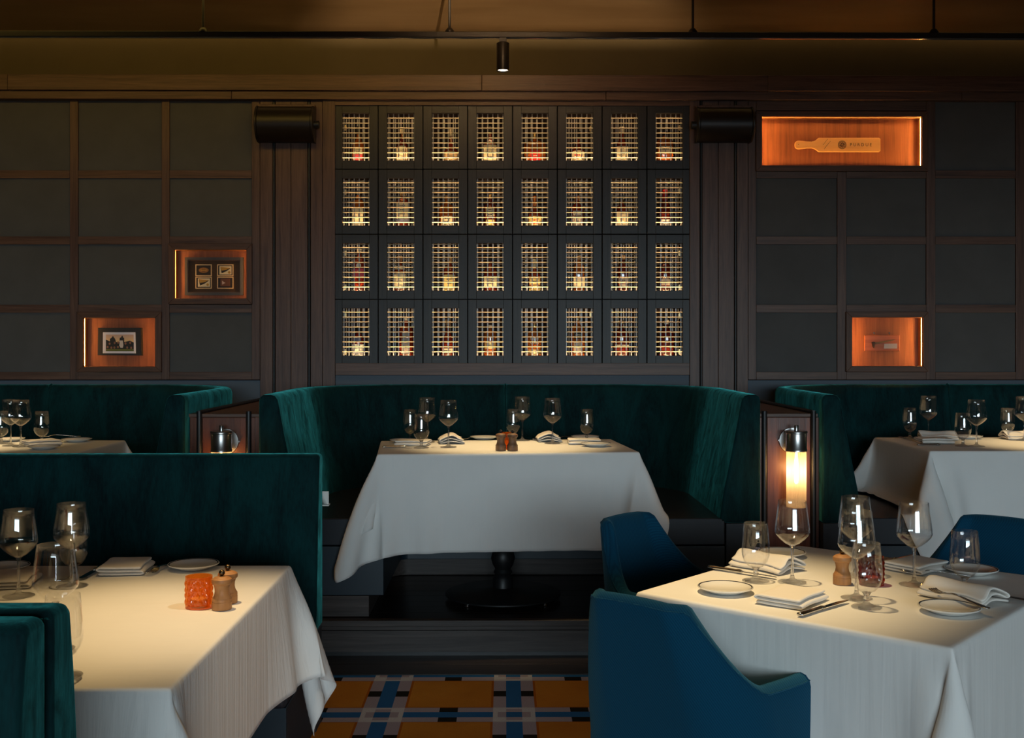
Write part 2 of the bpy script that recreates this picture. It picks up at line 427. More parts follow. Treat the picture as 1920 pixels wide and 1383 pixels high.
# plain boards closing the wall beyond the picture
MB().box(-5, atY(-214, 0, WY).x, WY, WY + 0.03, atY(0, 711, WY).z, atY(0, 186, WY).z).build('board', M['wood_v'], P_)
MB().box(atY(2088, 0, WY).x, 5, WY, WY + 0.03, atY(0, 711, WY).z, atY(0, 186, WY).z).build('board', M['wood_v'], P_)
# slate painted strip under the grids, to the platform
zl = atY(0, 713, WY + .012).z
for x0, x1 in ((-5, atY(487, 0, WY).x), (atY(1403, 0, WY).x, 5)):
    MB().box(x0, x1, WY + 0.012, WY + 0.05, ZP, zl).build('lower_panel', M['paint_low'], P_)
x0 = atY(628, 0, WY).x; x1 = atY(1294, 0, WY).x
MB().box(x0, x1, WY + 0.012, WY + 0.05, ZP, atY(0, 703.5, WY + .012).z).build('lower_panel', M['paint_low'], P_)
# pilasters: upright boards with black round beads in the reveals
for seg in ((487.6, 511), (516.5, 545.2), (545.8, 576.5), (582.5, 604.5), (1317, 1346.6), (1347.2, 1376.5), (1382, 1402.6)):
    rect(P_, 'board', seg[0], seg[1], 185, 800, WY - 0.004, 0.03, M['wood_v'], 0.002)
for seg in ((605, 628), (1293.5, 1312)):
    rect(P_, 'stile', seg[0], seg[1], 185, 800, WY - 0.012, 0.04, M['wood_v'], 0.002)
for px in (513.7, 579.5, 1314.6, 1379.2):
    p = atY(px, 0, WY + .004)
    MB().tube((p.x, WY + 0.004, ZP), (p.x, WY + 0.004, atY(0, 186, WY).z), 0.0085, 12).build('bead_rod', M['black_metal'], P_, smooth=40)
for q0, q1 in ((486, 606), (1311, 1404)):
    a = atY(q0, 0, WY); b_ = atY(q1, 0, WY)
    MB().box(a.x, b_.x, WY + 0.028, WY + 0.05, ZP, za).build('pilaster_back', M['black_metal'], P_)
rect(P_, 'rail', 605, 1312, 186, 198, WY - 0.010, 0.03, M['wood_h'])
rect(P_, 'rail', 628.5, 1293, 680.5, 703, WY - 0.008, 0.04, M['wood_h'])

# ------------------------------------------------------------------ floor: tartan carpet, dark border boards, platform step
m, t, b, N, L = nt('tartan_carpet')
def mth(op, a, b_=None, c=None):
    n = N.new('ShaderNodeMath'); n.operation = op
    for i, x in enumerate((a, b_, c)):
        if x is None: continue
        if isinstance(x, (int, float)): n.inputs[i].default_value = x
        else: L.new(x, n.inputs[i])
    return n.outputs[0]
tc = N.new('ShaderNodeTexCoord'); sx = N.new('ShaderNodeSeparateXYZ'); L.new(tc.outputs['Object'], sx.inputs[0])
PER = 0.5076
def tri(sock, off):      # signed distance to stripe centre in periods, -0.5..0.5
    x = mth('SUBTRACT', sock, off); x = mth('DIVIDE', x, PER); x = mth('ADD', x, 100.5); x = mth('FRACT', x); return mth('SUBTRACT', x, 0.5)
u = tri(sx.outputs[0], 0.039); vv = tri(sx.outputs[1], 4.7256)
au = mth('ABSOLUTE', u); av = mth('ABSOLUTE', vv)
inV = mth('LESS_THAN', au, 0.16); inH = mth('LESS_THAN', av, 0.16)
bV = mth('LESS_THAN', au, 0.06); bH = mth('LESS_THAN', av, 0.06)
eV = mth('GREATER_THAN', au, 0.125); eH = mth('GREATER_THAN', av, 0.125)
kV = mth('GREATER_THAN', au, 0.43); kH = mth('GREATER_THAN', av, 0.43)
def mixc(fac, a, c):
    n = N.new('ShaderNodeMix'); n.data_type = 'RGBA'
    for s, x in ((n.inputs[6], a), (n.inputs[7], c)):
        if isinstance(x, tuple): s.default_value = (*x, 1)
        else: L.new(x, s)
    L.new(fac, n.inputs[0]); return n.outputs[2]
vec = coords(N, L, (1, 1, 1), False); nz = noise(N, L, vec, 3.0, 4, 0.6); nf = noise(N, L, vec, 260, 2, 0.6)
ORANGE = ramp(N, L, nz, [(0.3, (0.54, 0.195, 0.022)), (0.7, (0.66, 0.265, 0.034))])
EDGE = (0.46, 0.125, 0.010); GREY = (0.44, 0.375, 0.41); PALE = (0.64, 0.63, 0.62); BLUE = (0.030, 0.15, 0.36); INK = (0.022, 0.018, 0.014)
nearV = mth('LESS_THAN', au, 0.178); nearH = mth('LESS_THAN', av, 0.172)
c = mixc(mth('MAXIMUM', nearV, nearH), ORANGE, EDGE)
vs_ = mixc(bV, mixc(kH, GREY, INK), BLUE)
hs_ = mixc(bH, mixc(kV, GREY, INK), BLUE)
c = mixc(inV, c, vs_); c = mixc(inH, c, hs_)
cross = mixc(bV, mixc(bH, PALE, mixc(eV, GREY, PALE)), mixc(bH, mixc(eH, GREY, PALE), BLUE))
c = mixc(mth('MULTIPLY', inV, inH), c, cross)
hsv = N.new('ShaderNodeHueSaturation'); L.new(c, hsv.inputs['Color']); L.new(mth('MULTIPLY_ADD', nf, 0.5, 0.75), hsv.inputs['Value'])
L.new(hsv.outputs[0], b.inputs['Base Color']); setp(b, rough=0.95, spec=0.05)
bump(N, L, b, nf, 0.3, 0.003)
M['carpet'] = m
floor = MB().box(-5, 5, -10, 4.725, -0.1, 0).build('floor', M['carpet']); tag(floor, kind='structure')
for k in range(2):
    for j in range(3):
        MB().box(-5 + j * 3.4 - k * .9, -1.602 + j * 3.4 - k * .9, 4.727 + k * 0.15, 4.875 + k * 0.15, -0.05, 0.004).build('border_board', M['wood_floor'], floor, bevel=0.001)
MB().box(-5, 5, 4.725, 6.86, -0.1, -0.005).build('subfloor', M['black_metal'], floor)
plat = structure('trim_1')
tag(plat, label='dark oak step and platform under the booths')
for k in range(13):
    y0 = 5.02 + k * 0.115
    for j in range(3):
        sh = (k * 1.37) % 2.2
        MB().box(max(-5, -6.6 + j * 3.9 + sh), min(5, -2.702 + j * 3.9 + sh), y0, min(y0 + 0.113, WY), ZP - 0.02, ZP).build('plank', M['wood_floor'], plat, bevel=0.001)
for j in range(3):
    x0 = (-5, -1.9, 1.3)[j]; x1 = (-1.901, 1.299, 5)[j]
    MB().box(x0, x1, 4.985, 5.02, 0.142, ZP).build('nosing', M['wood_step'], plat, bevel=0.003)
    MB().box(x0, x1, 4.998, 5.03, 0.122, 0.1405).build('bead', M['wood_step'], plat, bevel=0.003)
    MB().box(x0, x1, 5.006, 5.03, 0.022, 0.119).build('riser', M['wood_step'], plat, bevel=0.001)
MB().box(-5, 5, 5.012, 5.04, 0.0, 0.15).build('riser_back', M['black_metal'], plat)

# ================================================================== bottle lockers
def pxw(d): return d / F_PX * WY
LW, LH = pxw(84), pxw(121.9)            # locker pitch
HW, HH = pxw(25.4), pxw(44.3)           # half window
YD = WY + 0.003
def make_locker():
    g = 0.0022
    r = thing('bottle_locker', 'x', 'locker', (0, 0, 0), 0, 'bottle lockers set in the panelled wall')
    y0, y1 = 0.0, 0.022
    x = LW / 2 - g; z = LH / 2 - g
    for s in (-1, 1):
        a, b_ = sorted((s * HW, s * x))
        MB().box(a, b_, y0, y1, -z, z).build('door_stile', M['wood_locker_v'], r, bevel=0.0015)
        a, b_ = sorted((s * HH, s * z))
        MB().box(-HW, HW, y0 + .0004, y1, a, b_).build('door_rail', M['wood_locker_h'], r, bevel=0.0015)
    gr = MB(); yg = 0.042; w_ = 0.0031; gv = MB()
    pit = pxw(9.6)
    for k in range(-3, 3):
        xc = (k + 0.5) * pit
        gv.box(xc - w_, xc + w_, yg, yg + 0.003, -HH - .012, HH + .012)
    for k in range(-3, 4):
        if abs(k) == 3: 
            xc = k * pit
    pz = pxw(9.25)
    for k in range(-5, 6):
        zc = k * pz
        gr.add([(-HW - .012, yg - .0035, zc - w_ * .9), (-HW - .012, yg - .006, zc), (-HW - .012, yg - .0035, zc + w_ * .9), (-HW - .012, yg, zc),
                (HW + .012, yg - .0035, zc - w_ * .9), (HW + .012, yg - .006, zc), (HW + .012, yg - .0035, zc + w_ * .9), (HW + .012, yg, zc)],
               [(0, 4, 5, 1), (1, 5, 6, 2), (2, 6, 7, 3), (3, 7, 4, 0)])
    g1 = tag(gr.build('grille', M['grille'], r), kind='stuff'); g2 = tag(gv.build('grille', M['grille_shaded'], r), kind='stuff')
    for g_ in (g1, g2):
        k_ = g_.copy(); k_.data = g_.data.copy(); k_.data.materials[0] = M['grille_shaded']; COL.objects.link(k_); k_.parent = r; k_.name = 'back_grille'; k_.location = (0, .165, 0); k_.scale = (1.12, 1, 1.04)
    xi = LW / 2 - 0.012; zf = -HH - pxw(5.8); zc_ = LH / 2 - 0.008; yb = 0.235
    for nm, bx in (('side_panel', (-xi - .008, -xi, y1, yb, zf, zc_)), ('side_panel', (xi, xi + .008, y1, yb, zf, zc_)),
                   ('back_panel', (-xi, xi, yb - .008, yb, zf, zc_)), ('shelf', (-xi - .008, xi + .008, y1, yb, zf - .008, zf)), ('top_panel', (-xi - .008, xi + .008, y1, yb, zc_, zc_ + .006))):
        MB().box(*bx).build(nm, M['locker_in'], r)
    for s in (-1, 1):
        a, b_ = sorted((s * (HW + .010), s * (HW + .015)))
        MB().box(a, b_, y1 + .001, y1 + .004, -HH + .01, HH - .02).build('edge_liner', M['black_metal'], r)
    MB().box(-HW * 1.1, HW * 1.1, y1 + .002, y1 + .007, zf + .003, zf + .006).build('light_strip', M['led'], r)
    MB().box(-HW * 1.1, HW * 1.1, y1 + .002, y1 + .005, zc_ - .006, zc_ - .003).build('light_strip', M['led_top'], r)
    return r, zf
ORD = ['first', 'second', 'third', 'fourth', 'fifth', 'sixth', 'seventh', 'eighth']
ROW = ['top row', 'second row', 'third row', 'bottom row']
lk0, LOCK_ZF = make_locker()
WCX = [667 + 84 * i for i in range(8)]; WCY = [256.2 + 121.9 * r for r in range(4)]
LOCK = {}
for r in range(4):
    for c_ in range(8):
        p = atY(WCX[c_], WCY[r], YD)
        lb = f'dark wood locker with brass wire window, {ORD[c_]} from the left in the {ROW[r]}'
        if r == 0 and c_ == 0: o = lk0; o.location = p; o['label'] = lb
        else: o = clone(lk0, p, label=lb)
        LOCK[r, c_] = o
# small brass hinges / catches visible behind some wire windows
for (r, c_, dx, dz) in ((0,0,-1,.45),(1,0,-1,.45),(2,0,-1,.6),(3,0,-1,.7),(2,0,-1,-.85),(3,0,-1,-.85),(0,7,1,.45),(1,7,1,.5),(2,7,1,.6),(3,7,1,.7),(2,7,1,-.85),(3,7,1,-.85),(0,5,1,.4),(1,5,1,.5),(3,5,1,.75)):
    MB().box(dx*(HW-.012)-.006, dx*(HW-.012)+.006, .050, .060, dz*HH-.012, dz*HH+.012).box(dx*(HW-.012)-.003, dx*(HW-.012)+.003, .046, .05, dz*HH-.017, dz*HH+.017).build('hinge', M['brass'], LOCK[r, c_], bevel=.001)

# ------------------------------------------------------------------ bottles
def paper(name, c): return cloth(name, c, 300, 0.7, 0.05, 0.02)
LAB = {'cream': paper('label_cream', (0.78, 0.66, 0.42)), 'white': paper('label_white', (0.82, 0.76, 0.64)), 'tan': paper('label_tan', (0.45, 0.30, 0.15)),
       'red': paper('label_red', (0.55, 0.02, 0.02)), 'yellow': paper('label_yellow', (0.80, 0.62, 0.22)), 'grey': paper('label_grey', (0.34, 0.29, 0.24)),
       'gold': plain('label_gold', (0.70, 0.48, 0.18), 0.4, metal=0.6), 'dark': paper('label_dark', (0.05, 0.04, 0.035)), 'blue': paper('label_blue', (0.14, 0.15, 0.22)), 'ink': M['black'], 'rose': paper('label_rose', (0.62, 0.08, 0.10))}
def liquor(name, c):
    m, t, b, N, L = nt(name); setp(b, color=c, rough=0.08, spec=0.6, coat=0.5, coat_rough=0.03); 
    b.inputs['Transmission Weight'].default_value = 0.25
    return m
LIQ = [liquor('bourbon_red', (0.30, 0.030, 0.010)), liquor('bourbon_amber', (0.42, 0.10, 0.015)), liquor('bourbon_deep', (0.20, 0.018, 0.010))]
CAP = {'black': M['black'], 'cork': plain('cork_wood_cap', (0.35, 0.20, 0.09), 0.6), 'red': plain('red_wax', (0.50, 0.015, 0.012), 0.3), 'orange': plain('copper_foil', (0.62, 0.20, 0.05), 0.35, metal=0.5),
       'gold': M['brass'], 'white': plain('ivory_foil', (0.70, 0.60, 0.38), 0.5), 'clear': plain('frosted_stopper', (0.60, 0.52, 0.38), 0.15, spec=0.7)}
YB = WY + 0.105
GB = 'whiskey bottles in the wire-front lockers'
def front_patch(x0, x1, z0, z1, rx, ry, off, arch=0.0, n=9, rot=0.0):
    P = []
    for i in range(n):
        x = x0 + (x1 - x0) * i / (n - 1)
        y = -ry * math.sqrt(max(0.02, 1 - (x / rx) ** 2)) - off
        s = (x - (x0 + x1) / 2) / max(1e-6, (x1 - x0) / 2)
        P.append([(x, y, z0), (x, y, z1 - arch * s * s)])
    return MB().grid(P)
def bottle(r, c_, cx, hw, sh, top, desc, liq, cap, labels, sq=2.0, capfrac=0.30, script=None):
    yb_px = WCY[r] + 44.3 + 5.8
    base = atY(cx, yb_px, YD); base = Vector((atY(cx, 300, YB).x, YB, LOCK[r, c_].location.z + LOCK_ZF))
    zof = lambda py: atY(cx, py, YB).z - base.z
    R = hw / F_PX * YB; H = zof(top); S = zof(sh)
    ry = min(R, 0.042)
    o = thing('whiskey_bottle', desc + f', {ROW[r]}, {ORD[c_]} locker', 'bottle', base, 0, GB)
    nr = min(0.0125, R * .45); nk = S + (H - S) * 0.38; cz = H - (H - S) * capfrac
    prof = [(R * .9, 0), (R, .006), (R, S - .018), (R * .96, S - .006), (R * .82, S + .004), (nr * 1.6, S + (nk - S) * .55), (nr, nk), (nr, cz)]
    mb = MB(); n = 24; vs = []; fs = []
    for rr, z in prof:
        body = min(1.0, max(0.0, (rr - nr) / max(1e-6, R - nr)))
        for k in range(n):
            a = 2 * PI * k / n; ca, sa = math.cos(a), math.sin(a)
            e = 2.0 + (sq - 2.0) * body
            q = (abs(ca) ** e + abs(sa) ** e) ** (-1 / e)
            yr = rr + (ry * rr / R - rr) * body
            vs.append((rr * ca * q, yr * sa * q, z))
    for i in range(len(prof) - 1):
        for k in range(n):
            k2 = (k + 1) % n; fs.append((i*n+k, i*n+k2, (i+1)*n+k2, (i+1)*n+k))
    fs.append(tuple(reversed(range(n)))); fs.append(tuple((len(prof)-1)*n + k for k in range(n)))
    mb.add(vs, fs).build('body', LIQ[liq], o, smooth=50)
    MB().lathe([(nr * 1.05, cz - .002), (nr * 1.25, cz), (nr * 1.25, H - .003), (nr * 1.1, H)], 20).build('cap', CAP[cap], o, smooth=40)
    if sq > 2: rx2 = R * 1.6
    else: rx2 = R * 1.02
    for L_ in labels:
        kind, y0, y1, w_px, col = L_[:5]
        z1, z0 = zof(y0), max(0.003, zof(y1)); lw = w_px / F_PX * YB / 2
        arch = L_[5] if len(L_) > 5 else 0.0
        off = 0.0012 + 0.0008 * labels.index(L_)
        if kind == 'round':
            P = [(lw * math.cos(2*PI*k/20), (z0+z1)/2 + lw * math.sin(2*PI*k/20)) for k in range(20)]
            lo = MB().prism(P, -ry - .004, -ry - .002).build('label', LAB[col], o)
        else:
            lo = front_patch(-lw, lw, z0, z1, rx2, ry, off, arch).build('label', LAB[col], o, smooth=60)
        txt = L_[6] if len(L_) > 6 else None
        if txt is None: continue
        items = txt if isinstance(txt, list) else [txt]
        mbt = MB()
        for tx, zc, size in items:
            zz = z0 + (z1 - z0) * zc
            if tx.startswith('-'):          # illegible line of small print
                k = len(tx); wdt = size * k * .5
                rnd = random.Random(zc + k); x = -wdt / 2
                while x < wdt / 2:
                    ww = size * rnd.uniform(.3, .9)
                    mbt.add([(x, 0, zz - size * .28), (min(x + ww, wdt / 2), 0, zz - size * .28), (min(x + ww, wdt / 2), 0, zz + size * .28), (x, 0, zz + size * .28)], [(0, 1, 2, 3)]); x += ww + size * .25
            else:
                v_, f_ = text_mb(tx, size)
                mbt.add([(p[0], 0, zz + p[1]) for p in v_], f_)
        mbt.v = [(x, -ry * math.sqrt(max(0.02, 1 - (x / rx2) ** 2)) - off - .0008, z) for x, y, z in mbt.v]
        ink = M['black'] if len(L_) < 8 else LAB[L_[7]]
        mbt.build('lettering', ink, lo)
    return o
f3 = lambda a=.75, s=.010: [('----------', a, s), ('------', a - .25, s), ('--------', a - .5, s)]
B = bottle
# top row
B(0,0,672,12,271,237,'amber bottle with a split cream and rose label and black cap',1,'black',[('r',278,291,17,'cream',0,f3(.6,.007)),('r',291,304,17,'rose',0)],2,.42)
B(0,1,754.6,12,273,239,'square amber bottle with an arched cream label reading STARS',2,'white',[('r',275,304,20,'cream',.012,[('5 STARS',.60,.017),('------',.32,.007),('----',.16,.007)])],4,.3)
B(0,2,846,14.5,283,242,'squat round bottle with a tan band label and stopper',0,'clear',[('r',285,304,26,'tan',.010,[('-----',.5,.008)])],2,.34)
B(0,3,919,12.5,270,237,'red-necked bottle with a large cream label and black cap',0,'black',[('r',273,304,24,'cream',.003,[('----',.8,.009),('-------',.52,.016),('-----',.25,.009)])],3,.36)
B(0,4,1003,21,269,249,'wide flat flask with a small red label',1,'gold',[('r',284,304,18,'red',0,[('----',.5,.010)],'white')],3.5,.4)
B(0,5,1083.4,13.5,281,245.5,'dark black-capped bottle with red script on an arched label',2,'black',[('r',284,304,25,'cream',.008,[('------',.55,.014),('---',.2,.010)],'red')],2,.42)
B(0,6,1166,10.8,270,238,'slim bottle with a tall cream label under a small crest',0,'clear',[('r',275.5,304,20.5,'cream',.001,[('---',.84,.010),('------',.5,.009),('M-',.28,.001),('Makers',.36,.014),('Mark',.16,.014)])],2.6,.34)
B(0,7,1246,16,264,246,'ribbed amber bottle with a narrow cream band and black cap',1,'black',[('r',276,287,24,'cream',0,[('-------',.5,.012)])],3,.45)
# second row
B(1,0,672,10.5,377,366,'short-necked bottle with a plain cream label of two brush marks',1,'orange',[('r',391.5,427,20,'cream',0)],3,.5)
B(1,1,755,11.5,375,362,'stout bottle with a tall ruled cream label over a blue band',0,'cork',[('r',381,411,22,'cream',0,f3(.8,.008)),('r',411,418,22,'blue',0)],3,.45)
B(1,2,838,15,387,367,'round-shouldered bottle with an ornate cream label low down',1,'cork',[('r',406,425,21,'cream',0,[('--------',.75,.011),('-----',.45,.011),('-------',.18,.010)])],2,.3)
B(1,3,919,12.5,385,365,'bottle printed with cream capitals straight on the glass',2,'gold',[('r',391,407,16,'cream',0,[('-----',.8,.011),('------',.5,.011),('-----',.2,.011)]),('r',413,427,16,'yellow',0)],2,.35)
B(1,4,1003,13.5,402,367.5,'long-necked bottle with copper neck foil and red script on cream',0,'orange',[('r',406,427,27,'yellow',.002,[('------',.62,.013),('-------',.32,.012)],'red')],2,.55)
B(1,5,1082.4,12,387,368,'red bottle with a bold name band over a grey label',0,'orange',[('r',396.5,404,17,'white',0,[('LEGENT',.5,.017)]),('r',405,427,19,'grey',0,[('--',.5,.012)])],2,.4)
B(1,6,1166,11.3,388,374,'bottle with a cream label showing one small dark figure',0,'gold',[('r',397.5,427,21,'cream',0,[('-----',.85,.006),('II',.48,.026),('--',.2,.007)])],2.6,.4)
B(1,7,1246.7,11,385,355.5,'tall bottle with red dipped neck and white label at the foot',2,'red',[('r',412,427,16,'white',0,[('------',.66,.010),('----',.3,.009)])],2,.72)
# third row
B(2,0,674,11.5,486,466.6,'bottle with a round pale medallion over a rose label',0,'clear',[('r',504,520,22,'rose',0,[('-----',.7,.008)],'cream'),('round',494,503,9,'white')],3,.3)
B(2,1,750,11,505,480,'bottle with cream neck band above a cream label',0,'cork',[('r',513,542,21,'cream',0,f3(.75,.008)),('r',499,505.5,19,'cream',0)],2,.34)
B(2,2,843,11,503,482,'slim bottle with a slanted collar and tall tan label',0,'cork',[('r',515,545,20,'yellow',.002,f3(.7,.008))],3,.4)
B(2,3,919.6,12.5,505,479,'bottle with black cap and a square cream label above its base',0,'black',[('r',518,538,24,'cream',0,f3(.78,.008))],2.6,.40)
B(2,4,1002.6,12,515,485.5,'bottle with long ivory neck and pale yellow stepped label',0,'white',[('r',522,534,20,'yellow',0,[('-----',.5,.010)]),('r',536,546,21,'yellow',0)],2,.6)
B(2,5,1085.5,10.5,498,479.5,'straight bottle with a nearly square plain cream label',1,'cork',[('r',520,537,21,'cream',0)],3.4,.4)
B(2,6,1168,9.8,497,478.6,'narrow dark red bottle with a dull stepped label',2,'cork',[('r',521,532,18,'grey',0,[('----',.5,.009)]),('r',533,539,15,'grey',0)],3,.45)
B(2,7,1247,11,497.5,480,'straight dark bottle with a faint shield label',2,'cork',[('r',522,535,16,'grey',.004,[('---',.5,.009)])],3,.45)
# bottom row
B(3,0,671.8,11,631,612,'bottle with a lilac tag above a bright plain label',2,'black',[('r',645,670,21,'white',0,f3(.7,.008)),('r',631,641,13,'blue',0)],2,.4)
B(3,1,761.5,14,615,594,'broad bottle with a diamond crest above a tall pale label',0,'clear',[('r',634,663,15,'grey',0,[('M',.8,.018),('----',.4,.009)]),('round',619,634,13,'grey')],3.2,.3)
B(3,2,840,13.3,635,598.7,'round-shouldered red bottle with a small low label',0,'cork',[('r',653,661,20,'cream',0,[('--------',.5,.010)])],2,.3)
B(3,3,919,12.3,622.7,609,'stout bottle with a dull gold crest label',1,'clear',[('r',640,654,20,'gold',.003,[('---',.5,.010)])],2,.4)
B(3,4,1001.8,14,624,606,'bottle lettered ELIJAH CRAIG in cream over a gold plate',1,'gold',[('r',632,646,1,'ink',0,[('ELIJAH',.80,.018),('CRAIG',.25,.018)],'cream'),('r',655,664,29,'gold',0,[('----------',.5,.010)])],2,.4)
B(3,5,1083,14,614,593.5,'broad bottle with a dark arched nameplate and grey label',1,'gold',[('r',621,635,15,'dark',.006,[('JAMES',.5,.012)],'cream'),('r',640,662,16,'grey',0,[('----',.6,.010)])],2,.32)
B(3,6,1165,14.3,622,599.5,'wide dark red bottle with a slanting cord, left of two alike',2,'gold',[('r',646,648,26,'cream',0)],2.6,.35)
B(3,7,1249.6,14.5,622,599.5,'wide dark red bottle with a slanting band, right of two alike',2,'clear',[('r',648,650,24,'cream',0)],2.6,.35)

# ================================================================== display niches
def niche(x0, x1, y0, y1, ix0, ix1, iy0, iy1, side, label, top_led=False):
    Yf = WY - 0.022; D = 0.085
    A = atY(x0, y0, Yf); Bq = atY(x1, y1, Yf); a = atY(ix0, iy0, Yf); b_ = atY(ix1, iy1, Yf)
    r = thing('display_niche', label, 'niche', ((A.x + Bq.x) / 2, Yf, Bq.z), 0, 'lit display niches in the panelled wall')
    ox, oy, oz = r.location
    def bx(nm, X0, X1, Y0, Y1, Z0, Z1, mat, bev=0.0):
        return MB().box(X0 - ox, X1 - ox, Y0 - oy, Y1 - oy, Z0 - oz, Z1 - oz).build(nm, mat, r, bevel=bev)
    def miter(nm, pts, mat):
        return MB().prism([(p[0] - ox, p[1] - oz) for p in pts], 0, 0.03).build(nm, mat, r, bevel=0.002)
    miter('frame_rail', [(A.x, A.z), (Bq.x, A.z), (b_.x, a.z), (a.x, a.z)], M['wood_frame'])
    miter('frame_rail', [(A.x, Bq.z), (a.x, b_.z), (b_.x, b_.z), (Bq.x, Bq.z)], M['wood_frame'])
    miter('frame_stile', [(A.x, A.z), (a.x, a.z), (a.x, b_.z), (A.x, Bq.z)], M['wood_frame_v'])
    miter('frame_stile', [(Bq.x, A.z), (Bq.x, Bq.z), (b_.x, b_.z), (b_.x, a.z)], M['wood_frame_v'])
    t_ = 0.010
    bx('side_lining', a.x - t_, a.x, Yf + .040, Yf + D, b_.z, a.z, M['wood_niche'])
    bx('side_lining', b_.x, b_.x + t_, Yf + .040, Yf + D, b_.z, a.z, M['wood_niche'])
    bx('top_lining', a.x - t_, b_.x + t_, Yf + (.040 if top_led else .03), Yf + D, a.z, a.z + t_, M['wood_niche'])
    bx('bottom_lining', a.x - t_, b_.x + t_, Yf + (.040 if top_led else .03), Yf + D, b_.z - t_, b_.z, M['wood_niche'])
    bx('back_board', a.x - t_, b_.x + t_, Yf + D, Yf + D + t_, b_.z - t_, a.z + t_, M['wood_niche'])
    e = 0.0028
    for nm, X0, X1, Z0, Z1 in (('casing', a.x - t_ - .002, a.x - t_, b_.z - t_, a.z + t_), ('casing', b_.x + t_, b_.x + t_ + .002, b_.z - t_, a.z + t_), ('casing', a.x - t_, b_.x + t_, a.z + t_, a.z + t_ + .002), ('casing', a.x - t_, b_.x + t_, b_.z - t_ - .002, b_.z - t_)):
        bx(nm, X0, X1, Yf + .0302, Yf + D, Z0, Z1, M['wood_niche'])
    lm = M['led_niche'] if side > 0 else M['led_niche_soft']
    for X0, X1 in ((a.x - .007, a.x - .003), (b_.x + .003, b_.x + .007)):
        bx('light_strip', X0, X1, Yf + .0305, Yf + .0385, b_.z + .004, a.z - .004, lm)
    if top_led:
        for Z0, Z1 in ((a.z + .004, a.z + .007), (b_.z - .007, b_.z - .004)): bx('light_strip', a.x + .004, b_.x - .004, Yf + .0305, Yf + .0365, Z0, Z1, M['led_niche_soft'])
    return Yf + D
YN = niche(143, 302, 584, 697, 155, 290.5, 596, 687, -1, 'amber lit niche holding a black framed team photograph')
niche(315, 472, 456, 570, 326, 462, 468, 559, -1, 'amber lit niche holding a framed set of four badges')
niche(1418, 1741, 208, 321, 1429, 1729.5, 218, 310, 1, 'long amber lit niche holding a wooden paddle', True)
niche(1587, 1741, 584, 697, 1598, 1731.5, 595, 686, 1, 'amber lit niche holding a hammer plaque')

# framed team photograph
def flat(parent, name, pts, y0, y1, mat, o): return MB().prism([(p[0] - o[0], p[1] - o[2]) for p in pts], y0 - o[1], y1 - o[1]).build(name, mat, parent)
def zpt(origin, s, Y): return lambda x, y: (lambda p: (p.x, p.z))(atY(origin[0] + x / s, origin[1] + y / s, Y))
Yp = YN - 0.03
q = zpt((135, 575), 10.64, Yp)
o_ = atY(224, 640, Yp); ph = thing('framed_photograph', 'black framed team photograph with a white mount', 'picture', o_)
flat(ph, 'frame', [q(520, 418), q(1375, 418), q(1388, 970), q(512, 965)], Yp, YN, M['black'], o_)
flat(ph, 'mount', [q(620, 508), q(1265, 508), q(1276, 928), q(617, 925)], Yp - .002, Yp, plain('mount_board', (0.62, 0.62, 0.68), .7), o_)
Yq = Yp - .003
sky = MB().add([(q(x, y)[0] - o_[0], Yq - o_[1], q(x, y)[1] - o_[2]) for x, y in ((680, 552), (1232, 552), (1236, 885), (678, 885))], [(0, 3, 2, 1)])
m, t, b, N, L = nt('dusk_print'); tc = N.new('ShaderNodeTexCoord'); sp = N.new('ShaderNodeSeparateXYZ'); L.new(tc.outputs['Generated'], sp.inputs[0])
L.new(ramp(N, L, sp.outputs[2], [(0.0, (0.10, 0.12, 0.01)), (0.16, (0.12, 0.11, 0.01)), (0.2, (0.45, 0.25, 0.10)), (0.55, (0.75, 0.50, 0.22)), (1.0, (0.50, 0.33, 0.27))]), b.inputs['Base Color']); setp(b, rough=.4)
pr = sky.build('print', m, ph)
def blob(cx, cy, rx, ry, n=10): return [(cx + rx * math.cos(2 * PI * k / n), cy + ry * math.sin(2 * PI * k / n)) for k in range(n)]
figs = MB(); faces_ = MB(); shirt = MB()
def pf(mb, pts, dy): mb.add([(q(x, y)[0] - o_[0], Yq - dy - o_[1], q(x, y)[1] - o_[2]) for x, y in pts], [tuple(range(len(pts)))])
pf(figs, [(680, 840), (680, 650), (760, 690), (760, 640), (800, 610), (850, 615), (872, 660), (880, 700), (950, 700), (955, 620), (1000, 600), (1045, 620), (1045, 700), (1100, 690), (1160, 675), (1236, 710), (1236, 840)], .0006)
for cx, cy in ((820, 605), (1005, 597)): pf(figs, blob(cx, cy, 17, 20), .0007)
for cx, cy in ((755, 735), (855, 718), (925, 712), (1072, 730), (1165, 715), (715, 800), (790, 815), (850, 812), (920, 800), (1105, 812), (1185, 818)): pf(faces_, blob(cx, cy, 20, 25), .0009)
pf(shirt, [(958, 670), (1018, 670), (1030, 760), (1020, 815), (970, 815), (948, 770)], .001)
figs.build('print_figures', M['black'], pr); faces_.build('print_faces', plain('print_skin', (0.24, 0.10, 0.055), .6), pr); shirt.build('print_shirt', plain('print_pale', (0.55, 0.47, 0.42), .6), pr)

